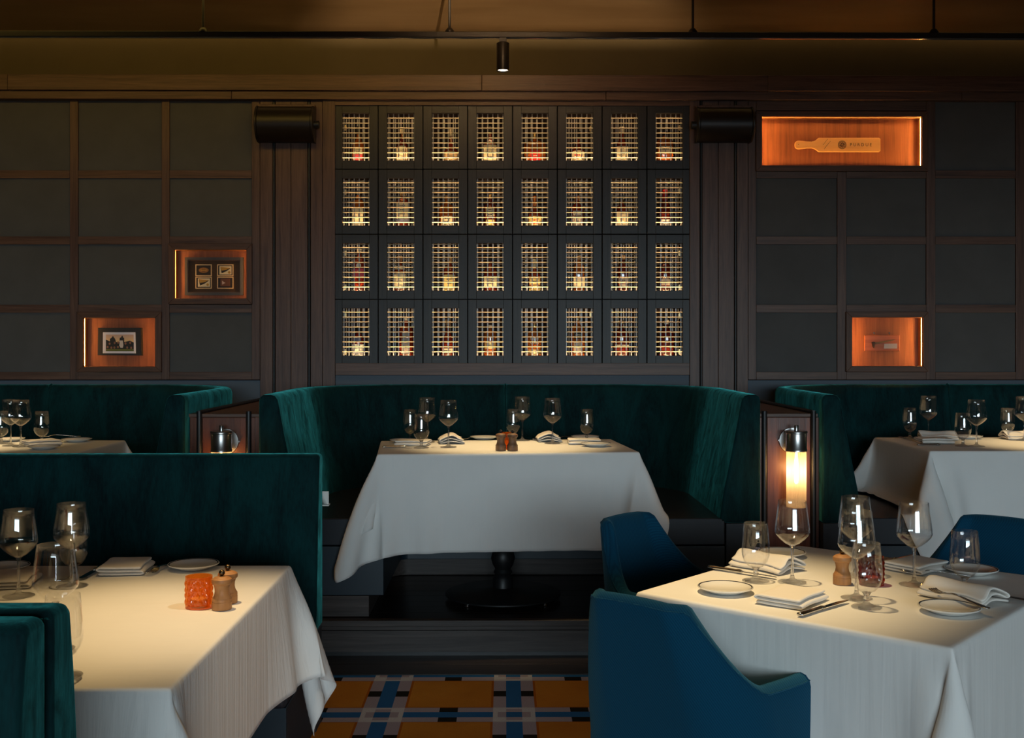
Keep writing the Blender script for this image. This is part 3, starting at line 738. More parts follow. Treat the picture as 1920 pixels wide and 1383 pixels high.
# framed badges
Yp = YN - 0.022
q = zpt((310, 450), 10.64, Yp); o_ = atY(401, 518, Yp)
fb = thing('framed_badges', 'grey frame with four small bordered badge cards under glass', 'picture', o_)
def ring(pts_o, pts_i, y0, y1, mat, name, par):
    mb = MB(); n = len(pts_o)
    for k in range(n):
        k2 = (k + 1) % n
        mb.prism([(p[0] - o_[0], p[1] - o_[2]) for p in (pts_o[k], pts_o[k2], pts_i[k2], pts_i[k])], y0 - o_[1], y1 - o_[1])
    return mb.build(name, mat, par)
R4 = lambda x0, y0, x1, y1: [q(x0, y0), q(x1, y0), q(x1, y1), q(x0, y1)]
ring(R4(388, 342, 1552, 1098), R4(440, 392, 1490, 1045), Yp, YN, plain('grey_frame', (0.035, 0.034, 0.034), .5), 'frame', fb)
ring(R4(440, 392, 1490, 1045), R4(458, 410, 1472, 1027), Yp + .006, YN, plain('frame_slip', (0.10, 0.04, 0.012), .4), 'frame_slip', fb)
flat(fb, 'mount', R4(445, 397, 1485, 1040), YN - .004, YN, plain('brown_mount', (0.065, 0.030, 0.010), .7), o_)
cream_ = plain('badge_border', (0.72, 0.50, 0.27), .6); blk = plain('badge_ground', (0.018, 0.010, 0.006), .6); gold_ = plain('badge_gold', (0.50, 0.26, 0.03), .5); pal = plain('badge_card', (0.78, 0.66, 0.42), .6)
for i, (x0, y0, x1, y1) in enumerate(((585, 480, 912, 715), (1020, 480, 1345, 715), (585, 728, 912, 965), (1020, 728, 1345, 965))):
    cd = ring(R4(x0, y0, x1, y1), R4(x0 + 18, y0 + 18, x1 - 18, y1 - 18), YN - .007, YN - .004, cream_, 'badge_card', fb)
    flat(cd, 'ground', R4(x0 + 18, y0 + 18, x1 - 18, y1 - 18), YN - .0055, YN - .004, blk, o_)
    if i == 0:
        flat(cd, 'emblem', [q(750 + 100 * math.cos(2*PI*k/24), 595 + 52 * math.sin(2*PI*k/24)) for k in range(24)], YN - .0062, YN - .0055, plain('emblem_brown', (0.32, 0.13, 0.02), .5), o_)
        flat(cd, 'emblem_band', R4(690, 575, 810, 610), YN - .0068, YN - .0062, gold_, o_)
        flat(cd, 'emblem_mark', R4(705, 583, 795, 590), YN - .0072, YN - .0068, blk, o_)
        flat(cd, 'emblem_mark', R4(720, 615, 780, 622), YN - .0072, YN - .0062, blk, o_)
    elif i in (1, 2):
        dx, dy = (0, 0) if i == 1 else (-432, 245)
        flat(cd, 'card', R4(1065 + dx, 515 + dy, 1308 + dx, 682 + dy), YN - .0062, YN - .0055, pal, o_)
        flat(cd, 'pennant', [q(x + dx, y + dy) for x, y in ((1085, 540), (1290, 558), (1200, 620), (1110, 658))], YN - .0066, YN - .0062, blk, o_)
        flat(cd, 'pennant_fold', [q(x + dx, y + dy) for x, y in ((1085, 530), (1285, 552), (1200, 590), (1110, 605))], YN - .0070, YN - .0066, gold_, o_)
        flat(cd, 'seal', [q(1262 + dx + 26 * math.cos(2*PI*k/16), 640 + dy + 26 * math.sin(2*PI*k/16)) for k in range(16)], YN - .0070, YN - .0062, gold_, o_)
    else:
        flat(cd, 'card', R4(1085, 765, 1280, 915), YN - .0062, YN - .0055, plain('card_brown', (0.16, 0.05, 0.02), .6), o_)
        flat(cd, 'arrowhead', [q(1115, 805), q(1185, 850), q(1120, 885)], YN - .0066, YN - .0062, plain('arrow_pink', (0.55, 0.40, 0.34), .5), o_)
flat(fb, 'glazing', R4(442, 394, 1488, 1043), Yp + .004, Yp + .0055, M['glass'], o_)

# paddle
Yp = YN - 0.024
q = zpt((1470, 230), 7.111, Yp); o_ = atY(1571, 271, Yp)
pd = thing('wooden_paddle', 'pale maple paddle reading PURDUE on the niche back board', 'paddle', o_)
half = [(145, 0), (147, 22), (158, 42), (178, 53), (200, 56), (250, 52), (310, 44), (370, 43), (400, 50), (430, 66), (455, 88), (468, 94), (1268, 94), (1283, 86), (1287, 76)]
out = [q(x, 294 - y) for x, y in half] + [q(x, 294 + y) for x, y in reversed(half[1:])]
MB().prism([(p[0] - o_[0], p[1] - o_[2]) for p in out], 0, 0.014).build('blade', M['wood_paddle'], pd, bevel=0.003)
def ptext(txt, x, y, h, name, mat, rot=0):
    v_, f_ = text_mb(txt, h / 7.111 / F_PX * Yp * 1.18); X, Z = q(x, y); c_, s_ = math.cos(rot), math.sin(rot)
    MB().add([(X - o_[0] + p[0] * c_ - p[1] * s_, -0.0006, Z - o_[2] + p[0] * s_ + p[1] * c_) for p in v_], f_).build(name, mat, pd)
burn = plain('burnt_print', (0.055, 0.016, 0.006), .8)
ptext('P U R D U E', 1024, 295, 48, 'lettering', burn)
em = MB(); X, Z = q(775, 295); k_ = Yp / F_PX / 7.111
for r0, r1 in ((56, 50), (44, 40)):
    em.grid([[(X - o_[0] + rr * k_ * math.cos(2*PI*j/40), -0.0006, Z - o_[2] + rr * k_ * math.sin(2*PI*j/40)) for j in range(40)] for rr in (r0, r1)], loop_j=True)
for j in range(9):
    a = 2 * PI * j / 9; c1, s1 = math.cos(a), math.sin(a)
    em.add([(X - o_[0] + (x * c1 - y * s1) * k_, -0.0006, Z - o_[2] + (x * s1 + y * c1) * k_) for x, y in ((8, -3), (36, -7), (36, 7), (8, 3))], [(0, 1, 2, 3)])
em.build('crest', burn, pd)
sg = MB(); rn = random.Random(3)
for ln, (sx_, sy_, n_) in enumerate(((520, 295, 6), (545, 335, 5), (535, 350, 8))):
    for j in range(n_):
        x = sx_ + j * 11; y = sy_ - j * 14
        sg.add([(q(x + a, y + bb)[0] - o_[0], -0.0006, q(x + a, y + bb)[1] - o_[2]) for a, bb in ((-3, 0), (7 + rn.random() * 5, -10), (9, -7), (0, 4))], [(0, 3, 2, 1)])
sg.build('signature', burn, pd)
for x in (193,):
    X, Z = q(x, 290); MB().tube((X - o_[0], -.002, Z - o_[2]), (X - o_[0], .001, Z - o_[2]), .0022, 10).build('hole', M['black'], pd)
for x in (560, 1100):
    X, Z = q(x, 294); MB().tube((X - o_[0], .014, Z - o_[2]), (X - o_[0], .024, Z - o_[2]), .004, 10).build('standoff', M['brass'], pd)

# plaque with hammer
Yp = YN - 0.018
q = zpt((1580, 575), 10.64, Yp); o_ = atY(1654, 643, Yp)
pq = thing('hammer_plaque', 'small reddish wood plaque with a hammer and nameplate, hung on two hooks', 'plaque', o_)
MB().prism([(p[0] - o_[0], p[1] - o_[2]) for p in R4(440, 562, 1140, 882)], 0, .018).build('board', M['wood_plaque'], pq, bevel=.004)
MB().prism([(p[0] - o_[0], p[1] - o_[2]) for p in (q(635, 712), q(1000, 652), q(1045, 648), q(1005, 672), q(640, 748))], -.008, 0).build('hammer_handle', plain('old_wood', (0.17, 0.10, 0.045), .7), pq, bevel=.002)
MB().prism([(p[0] - o_[0], p[1] - o_[2]) for p in (q(572, 700), q(600, 695), q(640, 700), q(630, 760), q(618, 828), q(590, 790))], -.012, 0).build('hammer_head', plain('iron', (0.05, 0.022, 0.012), .5, metal=.5), pq, bevel=.002)
np_ = MB().prism([(p[0] - o_[0], p[1] - o_[2]) for p in (q(830, 737), q(1085, 732), q(1085, 832), q(822, 832))], -.002, 0).build('nameplate', plain('dull_plate', (0.36, 0.29, 0.25), .4, metal=.4), pq)
for x in (630, 938):
    X, Z = q(x, 520); X2, Z2 = q(x, 562)
    MB().tube((X - o_[0], .006, Z - o_[2]), (X - o_[0], .018, Z - o_[2]), .004, 10).tube((X - o_[0], .006, Z - o_[2]), (X2 - o_[0], .006, Z2 - o_[2] - .004), .0014, 8).build('hook', M['steel'], pq, smooth=40)

# ================================================================== wall loudspeakers
def speaker(px0, px1, py0, py1, side, label):
    a = atY(px0, py0, 6.38); b_ = atY(px1, py1, 6.38); W = (b_.x - a.x); H = a.z - b_.z
    r = thing('wall_speaker', label, 'loudspeaker', ((a.x + b_.x) / 2, WY - .012, (a.z + b_.z) / 2), 0, 'wall loudspeakers flanking the lockers')
    pr = [(-.005, H/2), (-.075, H/2), (-.105, H*.42), (-.128, H*.28), (-.140, H*.08), (-.138, -H*.10), (-.122, -H*.28), (-.095, -H*.42), (-.06, -H/2), (-.005, -H/2)]
    MB().prism([(y, z) for y, z in pr], -W/2 + .012, W/2 - .012, 'yz').build('cabinet', M['speaker'], r, smooth=28, bevel=.003)
    for s in (-1, 1):
        pr2 = [(y * 1.03, z * 1.03) for y, z in pr]
        x0, x1 = sorted((s * (W/2 - .012), s * W/2))
        MB().prism(pr2, x0, x1, 'yz').build('end_cap', M['speaker'], r, smooth=28, bevel=.002)
    MB().box(side * W/2 - .004 if side > 0 else -W/2 - .016, W/2 + .016 if side > 0 else -W/2 + .004, -.09, .0, -.012, .012).build('bracket', M['black_metal'], r, bevel=.002)
    MB().tube((side * W/2, -.075, -.006), (side * (W/2 + .030), -.075, -.006), .022, 16).build('bracket_knob', M['black_metal'], r, smooth=40)
    MB().box(-W/2, W/2, -.05, .0, H/2 + .003, H/2 + .018).build('top_bracket', M['wood_v'], r, bevel=.002)
speaker(478, 587, 197, 262, 1, 'dark curved loudspeaker on the left pilaster')
speaker(1308, 1414, 199, 262, -1, 'dark curved loudspeaker on the right pilaster')

# ================================================================== lighting track and spotlight
YT = 5.3
zt_ = atY(960, 66.5, YT).z
tr = thing('lighting_track', 'long black ceiling track hung on thin rods', 'light track', (0, YT, zt_))
MB().box(-4.6, 4.6, -.018, .018, -.013, .013).build('rail', M['black_metal'], tr, bevel=.002)
MB().box(-4.6, 4.6, -.006, .006, -.0145, -.013).build('conductor_slot', M['steel'], tr)
for px in (-80, 381, 843, 1299, 1751, 2205):
    x = atY(px, 60, YT).x
    rd = MB().tube((x, 0, .012), (x, 0, 3.245 - zt_), .0062, 12).build('rod', M['black_metal'], tr, smooth=40)
    MB().lathe([(.022, .012), (.022, .020), (.012, .034), (.0062, .036)], 20, x, 0).build('clamp', M['black_metal'], rd, smooth=40)
xs = atY(943, 100, YT).x; z0 = atY(943, 133, YT).z; z1 = atY(943, 81, YT).z
up = thing('added_light_trough', 'added black trough hung by rods, keeping the ceiling light off the wall', 'light baffle', (0, 3.0, 2.46))  # unseen trough added so its lip cuts the ceiling spot off the wall
MB().box(-.14, .14, -.05, .12, -.012, 0).box(-.14, .14, .12, .126, -.012, .0655).box(-.14, .14, -.056, -.05, -.012, .062).build('trough', M['black_metal'], up)
for x in (-.08, .08): MB().tube((x, -.045, 0), (x, -.045, .785), .005, 10).build('rod', M['black_metal'], up)
sl = thing('track_spotlight', 'small black cylinder spotlight on the track', 'spotlight', (xs, YT, zt_ - .013))
rel = lambda z: z - (zt_ - .013)
MB().lathe([(.024, rel(z0) + .006), (.029, rel(z0)), (.0305, rel(z0)), (.0305, rel(z1) - .002), (.029, rel(z1)), (0, rel(z1))], 32).build('housing', M['black_metal'], sl, smooth=40)
MB().lathe([(0, rel(z0) + .0055), (.0245, rel(z0) + .0055), (.0245, rel(z0) + .0075), (0, rel(z0) + .0075)], 32).build('lens', M['lens'], sl)
MB().box(-.018, .018, -.014, .014, -.020, 0).tube((0, 0, -.018), (0, 0, rel(z1)), .008, 12).build('adapter', M['black_metal'], sl, bevel=.001)

# ================================================================== U-shaped banquettes
BX0, BX1, BY0, BY1, BR = -1.125, 1.181, 5.05, 6.48, 0.62
BT = 1.19
def u_path(n_arc=18, n_arm=8, n_back=12):
    st = []
    for k in range(n_arm): st.append(((BX0, BY0 + (BY1 - BR - BY0) * k / n_arm), (1, 0)))
    for k in range(n_arc + 1):
        a = PI - (PI / 2) * k / n_arc
        st.append(((BX0 + BR + BR * math.cos(a), BY1 - BR + BR * math.sin(a)), (-math.cos(a), -math.sin(a))))
    for k in range(1, n_back): st.append(((BX0 + BR + (BX1 - BX0 - 2 * BR) * k / n_back, BY1), (0, -1)))
    for k in range(n_arc + 1):
        a = PI / 2 - (PI / 2) * k / n_arc
        st.append(((BX1 - BR + BR * math.cos(a), BY1 - BR + BR * math.sin(a)), (-math.cos(a), -math.sin(a))))
    for k in range(1, n_arm + 1): st.append(((BX1, BY1 - BR - (BY1 - BR - BY0) * k / n_arm), (-1, 0)))
    return st
def sweep(prof, st=None):
    st = st or u_path(); P = []
    for (p, n) in st:
        P.append([(p[0] + n[0] * d, p[1] + n[1] * d, z) for d, z in prof])
    mb = MB().grid(P, loop_j=True); m_ = len(prof); k = len(P)
    mb.f.append(tuple(range(m_))); mb.f.append(tuple((k - 1) * m_ + j for j in reversed(range(m_))))
    return mb
bk = [(0, .60), (0, BT - .03), (.006, BT - .010), (.020, BT), (.055, BT), (.072, BT - .006), (.084, BT - .022), (.094, BT - .07), (.112, BT - .17), (.138, BT - .30), (.165, BT - .43), (.190, .60)]
def make_booth(label):
    r = thing('banquette', label, 'banquette', (0, 0, 0), 0, 'curved velvet booths along the wall')
    b_ = sweep(bk).build('backrest', M['velvet'], r, smooth=55, bevel=.010, seg=3)
    xc = (BX0 + BX1) / 2
    mb = MB(); pts = [(d, z) for d, z in bk if d > .05]
    for (d0, z0), (d1, z1) in zip(pts[:-1], pts[1:]):
        mb.tube((xc - .02, BY1 - d0, z0), (xc - .02, BY1 - d1, z1), .008, 8)
    mb.build('seam', M['velvet'], b_, smooth=60)
    seat = [(.165, .50), (.165, .618), (.20, .622), (.40, .622), (.53, .617), (.575, .600), (.592, .575), (.594, .54), (.585, .505), (.57, .497)]
    sweep(seat).build('seat_cushion', M['leather'], r, smooth=50, bevel=.004)
    sweep([(.165, .27), (.165, .495), (.572, .495), (.572, .27)]).build('seat_base', M['leather_blue'], r, bevel=.003)
    sweep([(.06, .172), (.06, .268), (.505, .268), (.505, .172)]).build('toe_kick', M['wood_step'], r, bevel=.002)
    sweep([(.004, .27), (.004, .598), (.16, .598), (.16, .27)]).build('arm_panel', M['leather'], r, bevel=.003)
    return r
bc = make_booth('teal velvet curved booth under the bottle lockers')
bl = clone(bc, (-2.646, 0, 0), label='teal velvet curved booth under the two framed pictures')
br = clone(bc, (2.590, 0, 0), label='teal velvet curved booth under the paddle and hammer niches')

# ------------------------------------------------------------------ wood consoles between the booths
def console(x0, x1, side, label, Yf=5.10):
    zt2 = atY(1433, 775, Yf).z
    r = thing('booth_console', label, 'console', ((x0 + x1) / 2, Yf, ZP), 0, 'wood consoles dividing the booths')
    o = r.location; h = zt2 - ZP; wd = (x1 - x0) / 2
    MB().box(-wd + .004, wd - .004, .012, 1.36, 0, h - .016).build('body', M['wood_red'], r, bevel=.002)
    MB().box(-wd + .002, wd - .002, .0, 1.38, h - .016, h).build('top', M['wood_h'], r, bevel=.002)
    MB().box(-.100, .100, -.004, .012, .0, h - .018).build('front_panel', M['wood_red'], r, bevel=.002)
    for s in (-1, 1):
        MB().tube((s * .114, -.006, 0), (s * .114, -.006, h + .012), .0125, 16).build('post', M['black_metal'], r, smooth=40)
        MB().box(s * .1325 - .0085, s * .1325 + .0085, 0.0, .012, 0, h - .018).build('side_board', M['wood_red'], r, bevel=.001)
    MB().tube((side * .114, -.012, h + .006), (side * .110, 1.36, h + .006), .010, 12).build('top_rail', M['black_metal'], r, smooth=40)
    return r
console(-1.462, -1.128, -1, 'dark red wood console between the left and centre booths')
console(1.184, 1.462, 1, 'dark red wood console between the centre and right booths')

# ------------------------------------------------------------------ wall lamps on the consoles
def frosted(name):
    m, t, b, N, L = nt(name); N.remove(b); out = N['Material Output']
    tr = N.new('ShaderNodeBsdfTransparent'); tr.inputs[0].default_value = (1.0, .93, .80, 1)
    tl = N.new('ShaderNodeBsdfTranslucent'); tl.inputs[0].default_value = (0.95, .86, .70, 1)
    df = N.new('ShaderNodeBsdfDiffuse'); df.inputs[0].default_value = (0.80, .70, .55, 1)
    m1 = N.new('ShaderNodeMixShader'); m1.inputs[0].default_value = .35; L.new(tl.outputs[0], m1.inputs[1]); L.new(df.outputs[0], m1.inputs[2])
    m2 = N.new('ShaderNodeMixShader'); m2.inputs[0].default_value = .62; L.new(tr.outputs[0], m2.inputs[1]); L.new(m1.outputs[0], m2.inputs[2])
    L.new(m2.outputs[0], out.inputs['Surface']); return m
M['frost'] = frosted('ribbed_frosted_glass')
def sconce(px, py, Yf, label):
    p = atY(px, py, Yf); r = thing('wall_sconce', label, 'wall lamp', p, 0, 'nickel wall lamps on the consoles')
    MB().lathe([(0, 0), (.0585, 0), (.0600, .004), (.0585, .010), (0, .012)], 40).build('backplate', M['nickel'], r, smooth=40).rotation_euler = (PI / 2, 0, 0)
    for x in (-1, 1):
        MB().tube((x * .061, .004, 0), (x * .061, -.012, 0), .004, 10).build('screw', M['nickel'], r, smooth=40)
    yc = -.085; zt2 = atY(0, 808, Yf - .085).z - p.z; zb2 = atY(0, 846.5, Yf - .085).z - p.z; R = .0475
    MB().tube((0, -.008, (zt2 + zb2) / 2), (0, yc, (zt2 + zb2) / 2), .012, 14).build('arm', M['nickel'], r, smooth=40)
    MB().lathe([(0, zt2), (R, zt2), (R + .002, zt2 - .003), (R + .002, zt2 - .009), (R - .001, zt2 - .012), (R - .001, zb2 + .012), (R + .001, zb2 + .009), (R + .001, zb2), (R - .004, zb2), (R - .004, zb2 + .012), (0, zb2 + .014)], 48, 0, yc).build('cap', M['nickel'], r, smooth=35)
    MB().lathe([(0, zt2 + .026), (.0085, zt2 + .026), (.010, zt2 + .024), (.010, zt2), (0, zt2)], 20, 0, yc).build('finial', M['nickel'], r, smooth=40)
    n = 120; zb3 = zb2 - .255; g = MB()
    ro = [.0435 + .0012 * (1 if k % 2 else -1) for k in range(n)]
    ringp = lambda rr, z: [(rr[k] * math.cos(2*PI*k/n), yc + rr[k] * math.sin(2*PI*k/n), z) for k in range(n)]
    g.grid([ringp(ro, zb2 + .006), ringp(ro, zb3)], loop_j=True)
    sh = g.build('glass_shade', M['frost'], r, smooth=60)
    MB().lathe([(0, zb3), (.0445, zb3), (.0445, zb3 + .004), (0, zb3 + .004)], 40, 0, yc).build('end_disc', M['frost'], r)
    MB().lathe([(0, zb2 - .150), (.0075, zb2 - .146), (.0095, zb2 - .135), (.0095, zb2 - .050), (.0075, zb2 - .035), (.004, zb2)], 16, 0, yc).build('bulb', M['bulb'], r, smooth=60)
    d = bpy.data.lights.new('sconce_light', 'POINT'); d.energy = 3.0; d.color = (1, .62, .26); d.shadow_soft_size = .02
    lo = bpy.data.objects.new('sconce_light', d); COL.objects.link(lo); lo.location = (p.x, p.y + yc, p.z + zb2 - .09)
    return r
sconce(1484, 825, 5.094, 'nickel wall lamp with glowing ribbed tube, right of the centre booth')
sconce(424, 827, 5.094, 'nickel wall lamp left of the centre booth, tube cut off by the bench')

# ================================================================== front booth benches (left foreground)
def bench(y_back, face, x1, label, top=1.04, x0=-4.2, depth=.62, gap=.0):
    """face = -1: sitter looks towards the camera side; the backrest front leans away from the seat"""
    r = thing('booth_bench', label, 'bench', (x1, y_back, 0), 0, 'straight velvet benches in the left foreground')
    s = face
    prof = [(0, .44), (0, top - .012), (s * .008, top), (s * .062, top), (s * .078, top - .014), (s * .092, top - .10), (s * .130, .60), (s * .150, .44)]
    W = x0 - x1
    P = [[(x, y, z) for y, z in prof] for x in (0, W)]
    mb = MB().grid(P, loop_j=True); k = len(prof); mb.f.append(tuple(range(k))); mb.f.append(tuple(k + j for j in reversed(range(k))))
    mb.build('backrest', M['velvet'], r, bevel=.016, seg=4)
    y0, y1 = sorted((s * .10, s * depth))
    MB().box(W, -.006, y0, y1, .34, .46).build('seat_cushion', M['leather'], r, bevel=.02, seg=4)
    y0, y1 = sorted((s * .02, s * (depth - .03)))
    MB().box(W, -.012, y0, y1, .10, .338).build('seat_base', M['leather_blue'], r, bevel=.003)
    y0, y1 = sorted((s * .03, s * (depth - .09)))
    MB().box(W, -.05, y0, y1, .0, .10).build('toe_kick', M['wood_step'], r, bevel=.002)
    y0, y1 = sorted((s * .002, s * .12))
    MB().box(W, -.004, y0, y1, .10, .44).build('back_panel', M['leather'], r, bevel=.002)
    return r
XB = -0.635
b1 = bench(3.86, -1, XB, 'long teal velvet bench facing the camera behind the front left table')
hk = MB().box(-.012, .012, 0, .004, .86, .905).box(-.012, .012, 0, .030, .853, .860).build('coat_hook', plain('ivory_hook', (0.6, 0.58, 0.54), .4), b1, bevel=.001)
hk.location = (.012 + .002 - .004, -.01, 0)
b2 = bench(1.545, 1, XB, 'teal velvet bench with its back to the camera, nearer the table')
b3 = bench(1.535, -1, XB, 'teal velvet bench back nearest the camera, its seat out of view', depth=.60)

# ================================================================== tables and cloths
def table(cx, cy, rz, W, L, zf, zt2, label):
    r = thing('dining_table', label, 'table', (cx, cy, zf), rz, 'pedestal dining tables')
    h = zt2 - zf
    MB().box(-W/2 + .006, W/2 - .006, -L/2 + .006, L/2 - .006, h - .038, h - .007).build('tabletop', M['wood_h'], r, bevel=.004)
    MB().lathe([(0, .018), (.275, .018), (.285, .022), (.285, .028), (.270, .034), (.12, .040), (.06, .055), (0, .06)], 48).build('base_plate', M['black_metal'], r, smooth=35)
    MB().lathe([(0, .05), (.052, .05), (.050, .10), (.038, .115), (.046, .13), (.038, .145), (.052, .17), (.060, .20), (.050, .235), (.036, .25), (.046, .265), (.034, .285), (.036, .40), (.040, h - .06), (0, h - .06)], 28).build('column', M['black_metal'], r, smooth=50)
    mb = MB(); mb.box(-.28, .28, -.03, .03, h - .062, h - .038).box(-.03, .03, -.28, .28, h - .062, h - .0385)
    mb.build('top_spider', M['black_metal'], r)
    for k in range(4):
        a = PI / 4 + k * PI / 2
        MB().lathe([(0, 0), (.014, 0), (.016, .006), (.010, .019), (0, .019)], 12, .262 * math.cos(a), .262 * math.sin(a)).build('foot', M['steel'], r, smooth=40)
    return r

def drape(cx, cy, rz, W, L, zt2, dl, dr, df, db, boxes, seed, sp=.032, steps=230, iters=12, flare=.025, ripple=.25, lean=()):
    """linen laid on the table and let fall: position-based cloth relaxation"""
    rng = np.random.default_rng(seed)
    def axis(a, b_, e0, e1):
        n0 = max(3, round(e0 / sp)); n1 = max(4, round((b_ - a) / sp)); n2 = max(3, round(e1 / sp))
        return np.concatenate([np.linspace(a - e0, a - .010, n0 + 1), [a, a + .010], np.linspace(a + .012, b_ - .012, n1 + 1)[1:-1], [b_ - .010, b_], np.linspace(b_ + .010, b_ + e1, n2 + 1)])
    U = axis(-W/2, W/2, dl, dr); V = axis(-L/2, L/2, df, db)
    X = np.zeros((len(U), len(V), 3)); X[..., 0] = U[:, None]; X[..., 1] = V[None, :]; X[..., 2] = zt2
    c_, s_ = math.cos(rz), math.sin(rz)
    rest = X.copy()
    pin = (np.abs(X[..., 0]) <= W/2 + .001) & (np.abs(X[..., 1]) <= L/2 + .001)
    Wt = np.where(pin, 0.0, 1.0)[..., None]
    X[..., 2] += np.where(pin, 0, 1) * rng.normal(0, .004, X.shape[:2])
    # low-frequency sideways push so the skirts fall in uneven folds
    ph_ = rng.uniform(0, 6.28, 6)
    out = np.zeros_like(X)
    ox = np.clip(np.abs(X[..., 0]) - W/2, 0, None) * np.sign(X[..., 0]); oy = np.clip(np.abs(X[..., 1]) - L/2, 0, None) * np.sign(X[..., 1])
    wv = .5 * np.sin(X[..., 0] * 9 + ph_[0]) + .5 * np.sin(X[..., 1] * 11 + ph_[1]) + .35 * np.sin(X[..., 0] * 23 + ph_[2]) + .35 * np.sin(X[..., 1] * 27 + ph_[3]) + ripple * (np.sin(X[..., 0] * 52 + ph_[4]) + np.sin(X[..., 1] * 58 + ph_[5] + 1.5 * np.sin(X[..., 1] * 6)))
    push = np.stack([ox, oy, np.zeros_like(ox)], -1) * (wv[..., None]) * flare * 60
    steady = np.zeros_like(X)
    for (qx, qy, fx, fy) in lean:
        near = np.clip((np.sign(qx) * X[..., 0] - W/2 + .05) / .15, 0, 1) * np.clip((np.sign(qy) * X[..., 1] - L/2 + .35) / .35, 0, 1)
        steady[..., 0] += near * fx; steady[..., 1] += near * fy
    SD = steady.reshape(-1, 3)
    prev = X.copy(); dt = 1 / 60; g = np.array([0, 0, -9.81])
    def d0(a, b_): return np.linalg.norm(rest[a] - rest[b_], axis=-1, keepdims=True)
    S = slice
    batches = []
    ni, nj = X.shape[:2]
    def pair(di, dj, par, axis_, mod, st, stiff):
        idx = np.arange(ni)[:, None] + 0 * np.arange(nj)[None, :]; jdx = np.arange(nj)[None, :] + 0 * np.arange(ni)[:, None]
        ok = (idx + di >= 0) & (idx + di < ni) & (jdx + dj >= 0) & (jdx + dj < nj)
        key = (idx if axis_ == 0 else jdx) % mod
        ok &= np.isin(key, par)
        ii, jj = idx[ok], jdx[ok]
        ww = 1 - (pin[ii, jj] & pin[ii + di, jj + dj])
        sel = ww.astype(bool); ii, jj = ii[sel], jj[sel]
        a = ii * nj + jj; b_ = (ii + di) * nj + jj + dj
        R = rest.reshape(-1, 3); l0 = np.linalg.norm(R[a] - R[b_], axis=1)
        w0 = Wt.reshape(-1)[a]; w1 = Wt.reshape(-1)[b_]; sm = w0 + w1
        batches.append((a, b_, l0, (w0 / sm)[:, None], (w1 / sm)[:, None], stiff))
    for p in (0, 1):
        pair(1, 0, [p], 0, 2, 0, 1.0); pair(0, 1, [p], 1, 2, 0, 1.0)
        pair(1, 1, [p], 0, 2, 0, .35); pair(1, -1, [p], 0, 2, 0, .35)
    for p in ([0, 1], [2, 3]):
        pair(2, 0, p, 0, 4, 0, .12); pair(0, 2, p, 1, 4, 0, .12)
    F = X.reshape(-1, 3); PV = prev.reshape(-1, 3); wf = Wt.reshape(-1, 1); PS = push.reshape(-1, 3)
    r0 = .003
    bx_l = []
    for (x0, x1, y0, y1, z0, z1) in boxes:
        bx_l.append((x0 - cx, x1 - cx, y0 - cy, y1 - cy, z0, z1))
    for it in range(steps):
        k = max(0.0, 1 - it / (steps * .6))
        vel = (F - PV) * (.965 if it < steps * .7 else .90); np.clip(vel, -.03, .03, out=vel)
        PV[:] = F
        F += wf * (vel + (g + PS * k + SD) * dt * dt)
        for q_ in range(iters):
            for a, b_, l0, w0, w1, stf in batches:
                d = F[b_] - F[a]; ln = np.sqrt((d * d).sum(1)) + 1e-9
                cr = d * (stf * (ln - l0) / ln)[:, None]
                F[a] += cr * w0; F[b_] -= cr * w1
        # table block
        ins = (np.abs(F[:, 0]) < W/2 + r0) & (np.abs(F[:, 1]) < L/2 + r0) & (F[:, 2] < zt2 - 1e-4) & (wf[:, 0] > 0)
        if ins.any():
            px = W/2 + r0 - np.abs(F[ins, 0]); py = L/2 + r0 - np.abs(F[ins, 1]); pz = zt2 - F[ins, 2]
            sub = F[ins]; mx = (px <= py) & (px <= pz); my = (~mx) & (py <= pz); mz = ~(mx | my)
            sub[mx, 0] += np.sign(sub[mx, 0]) * px[mx]; sub[my, 1] += np.sign(sub[my, 1]) * py[my]; sub[mz, 2] += pz[mz]
            F[ins] = sub
        if bx_l:
            wx = F[:, 0] * c_ - F[:, 1] * s_; wy = F[:, 0] * s_ + F[:, 1] * c_
            for (x0, x1, y0, y1, z0, z1) in bx_l:
                ins = (wx > x0) & (wx < x1) & (wy > y0) & (wy < y1) & (F[:, 2] > z0) & (F[:, 2] < z1)
                if not ins.any(): continue
                pen = np.stack([wx[ins] - x0, x1 - wx[ins], wy[ins] - y0, y1 - wy[ins], z1 - F[ins, 2]], 1); m_ = pen.argmin(1); pm = pen.min(1)
                dx = np.where(m_ == 0, -pm, np.where(m_ == 1, pm, 0)); dy = np.where(m_ == 2, -pm, np.where(m_ == 3, pm, 0)); dz = np.where(m_ == 4, pm, 0)
                sub = F[ins]
                sub[:, 0] += dx * c_ + dy * s_; sub[:, 1] += -dx * s_ + dy * c_; sub[:, 2] += dz
                F[ins] = sub; PV[ins] = PV[ins] * .3 + sub * .7
    return F.reshape(X.shape)
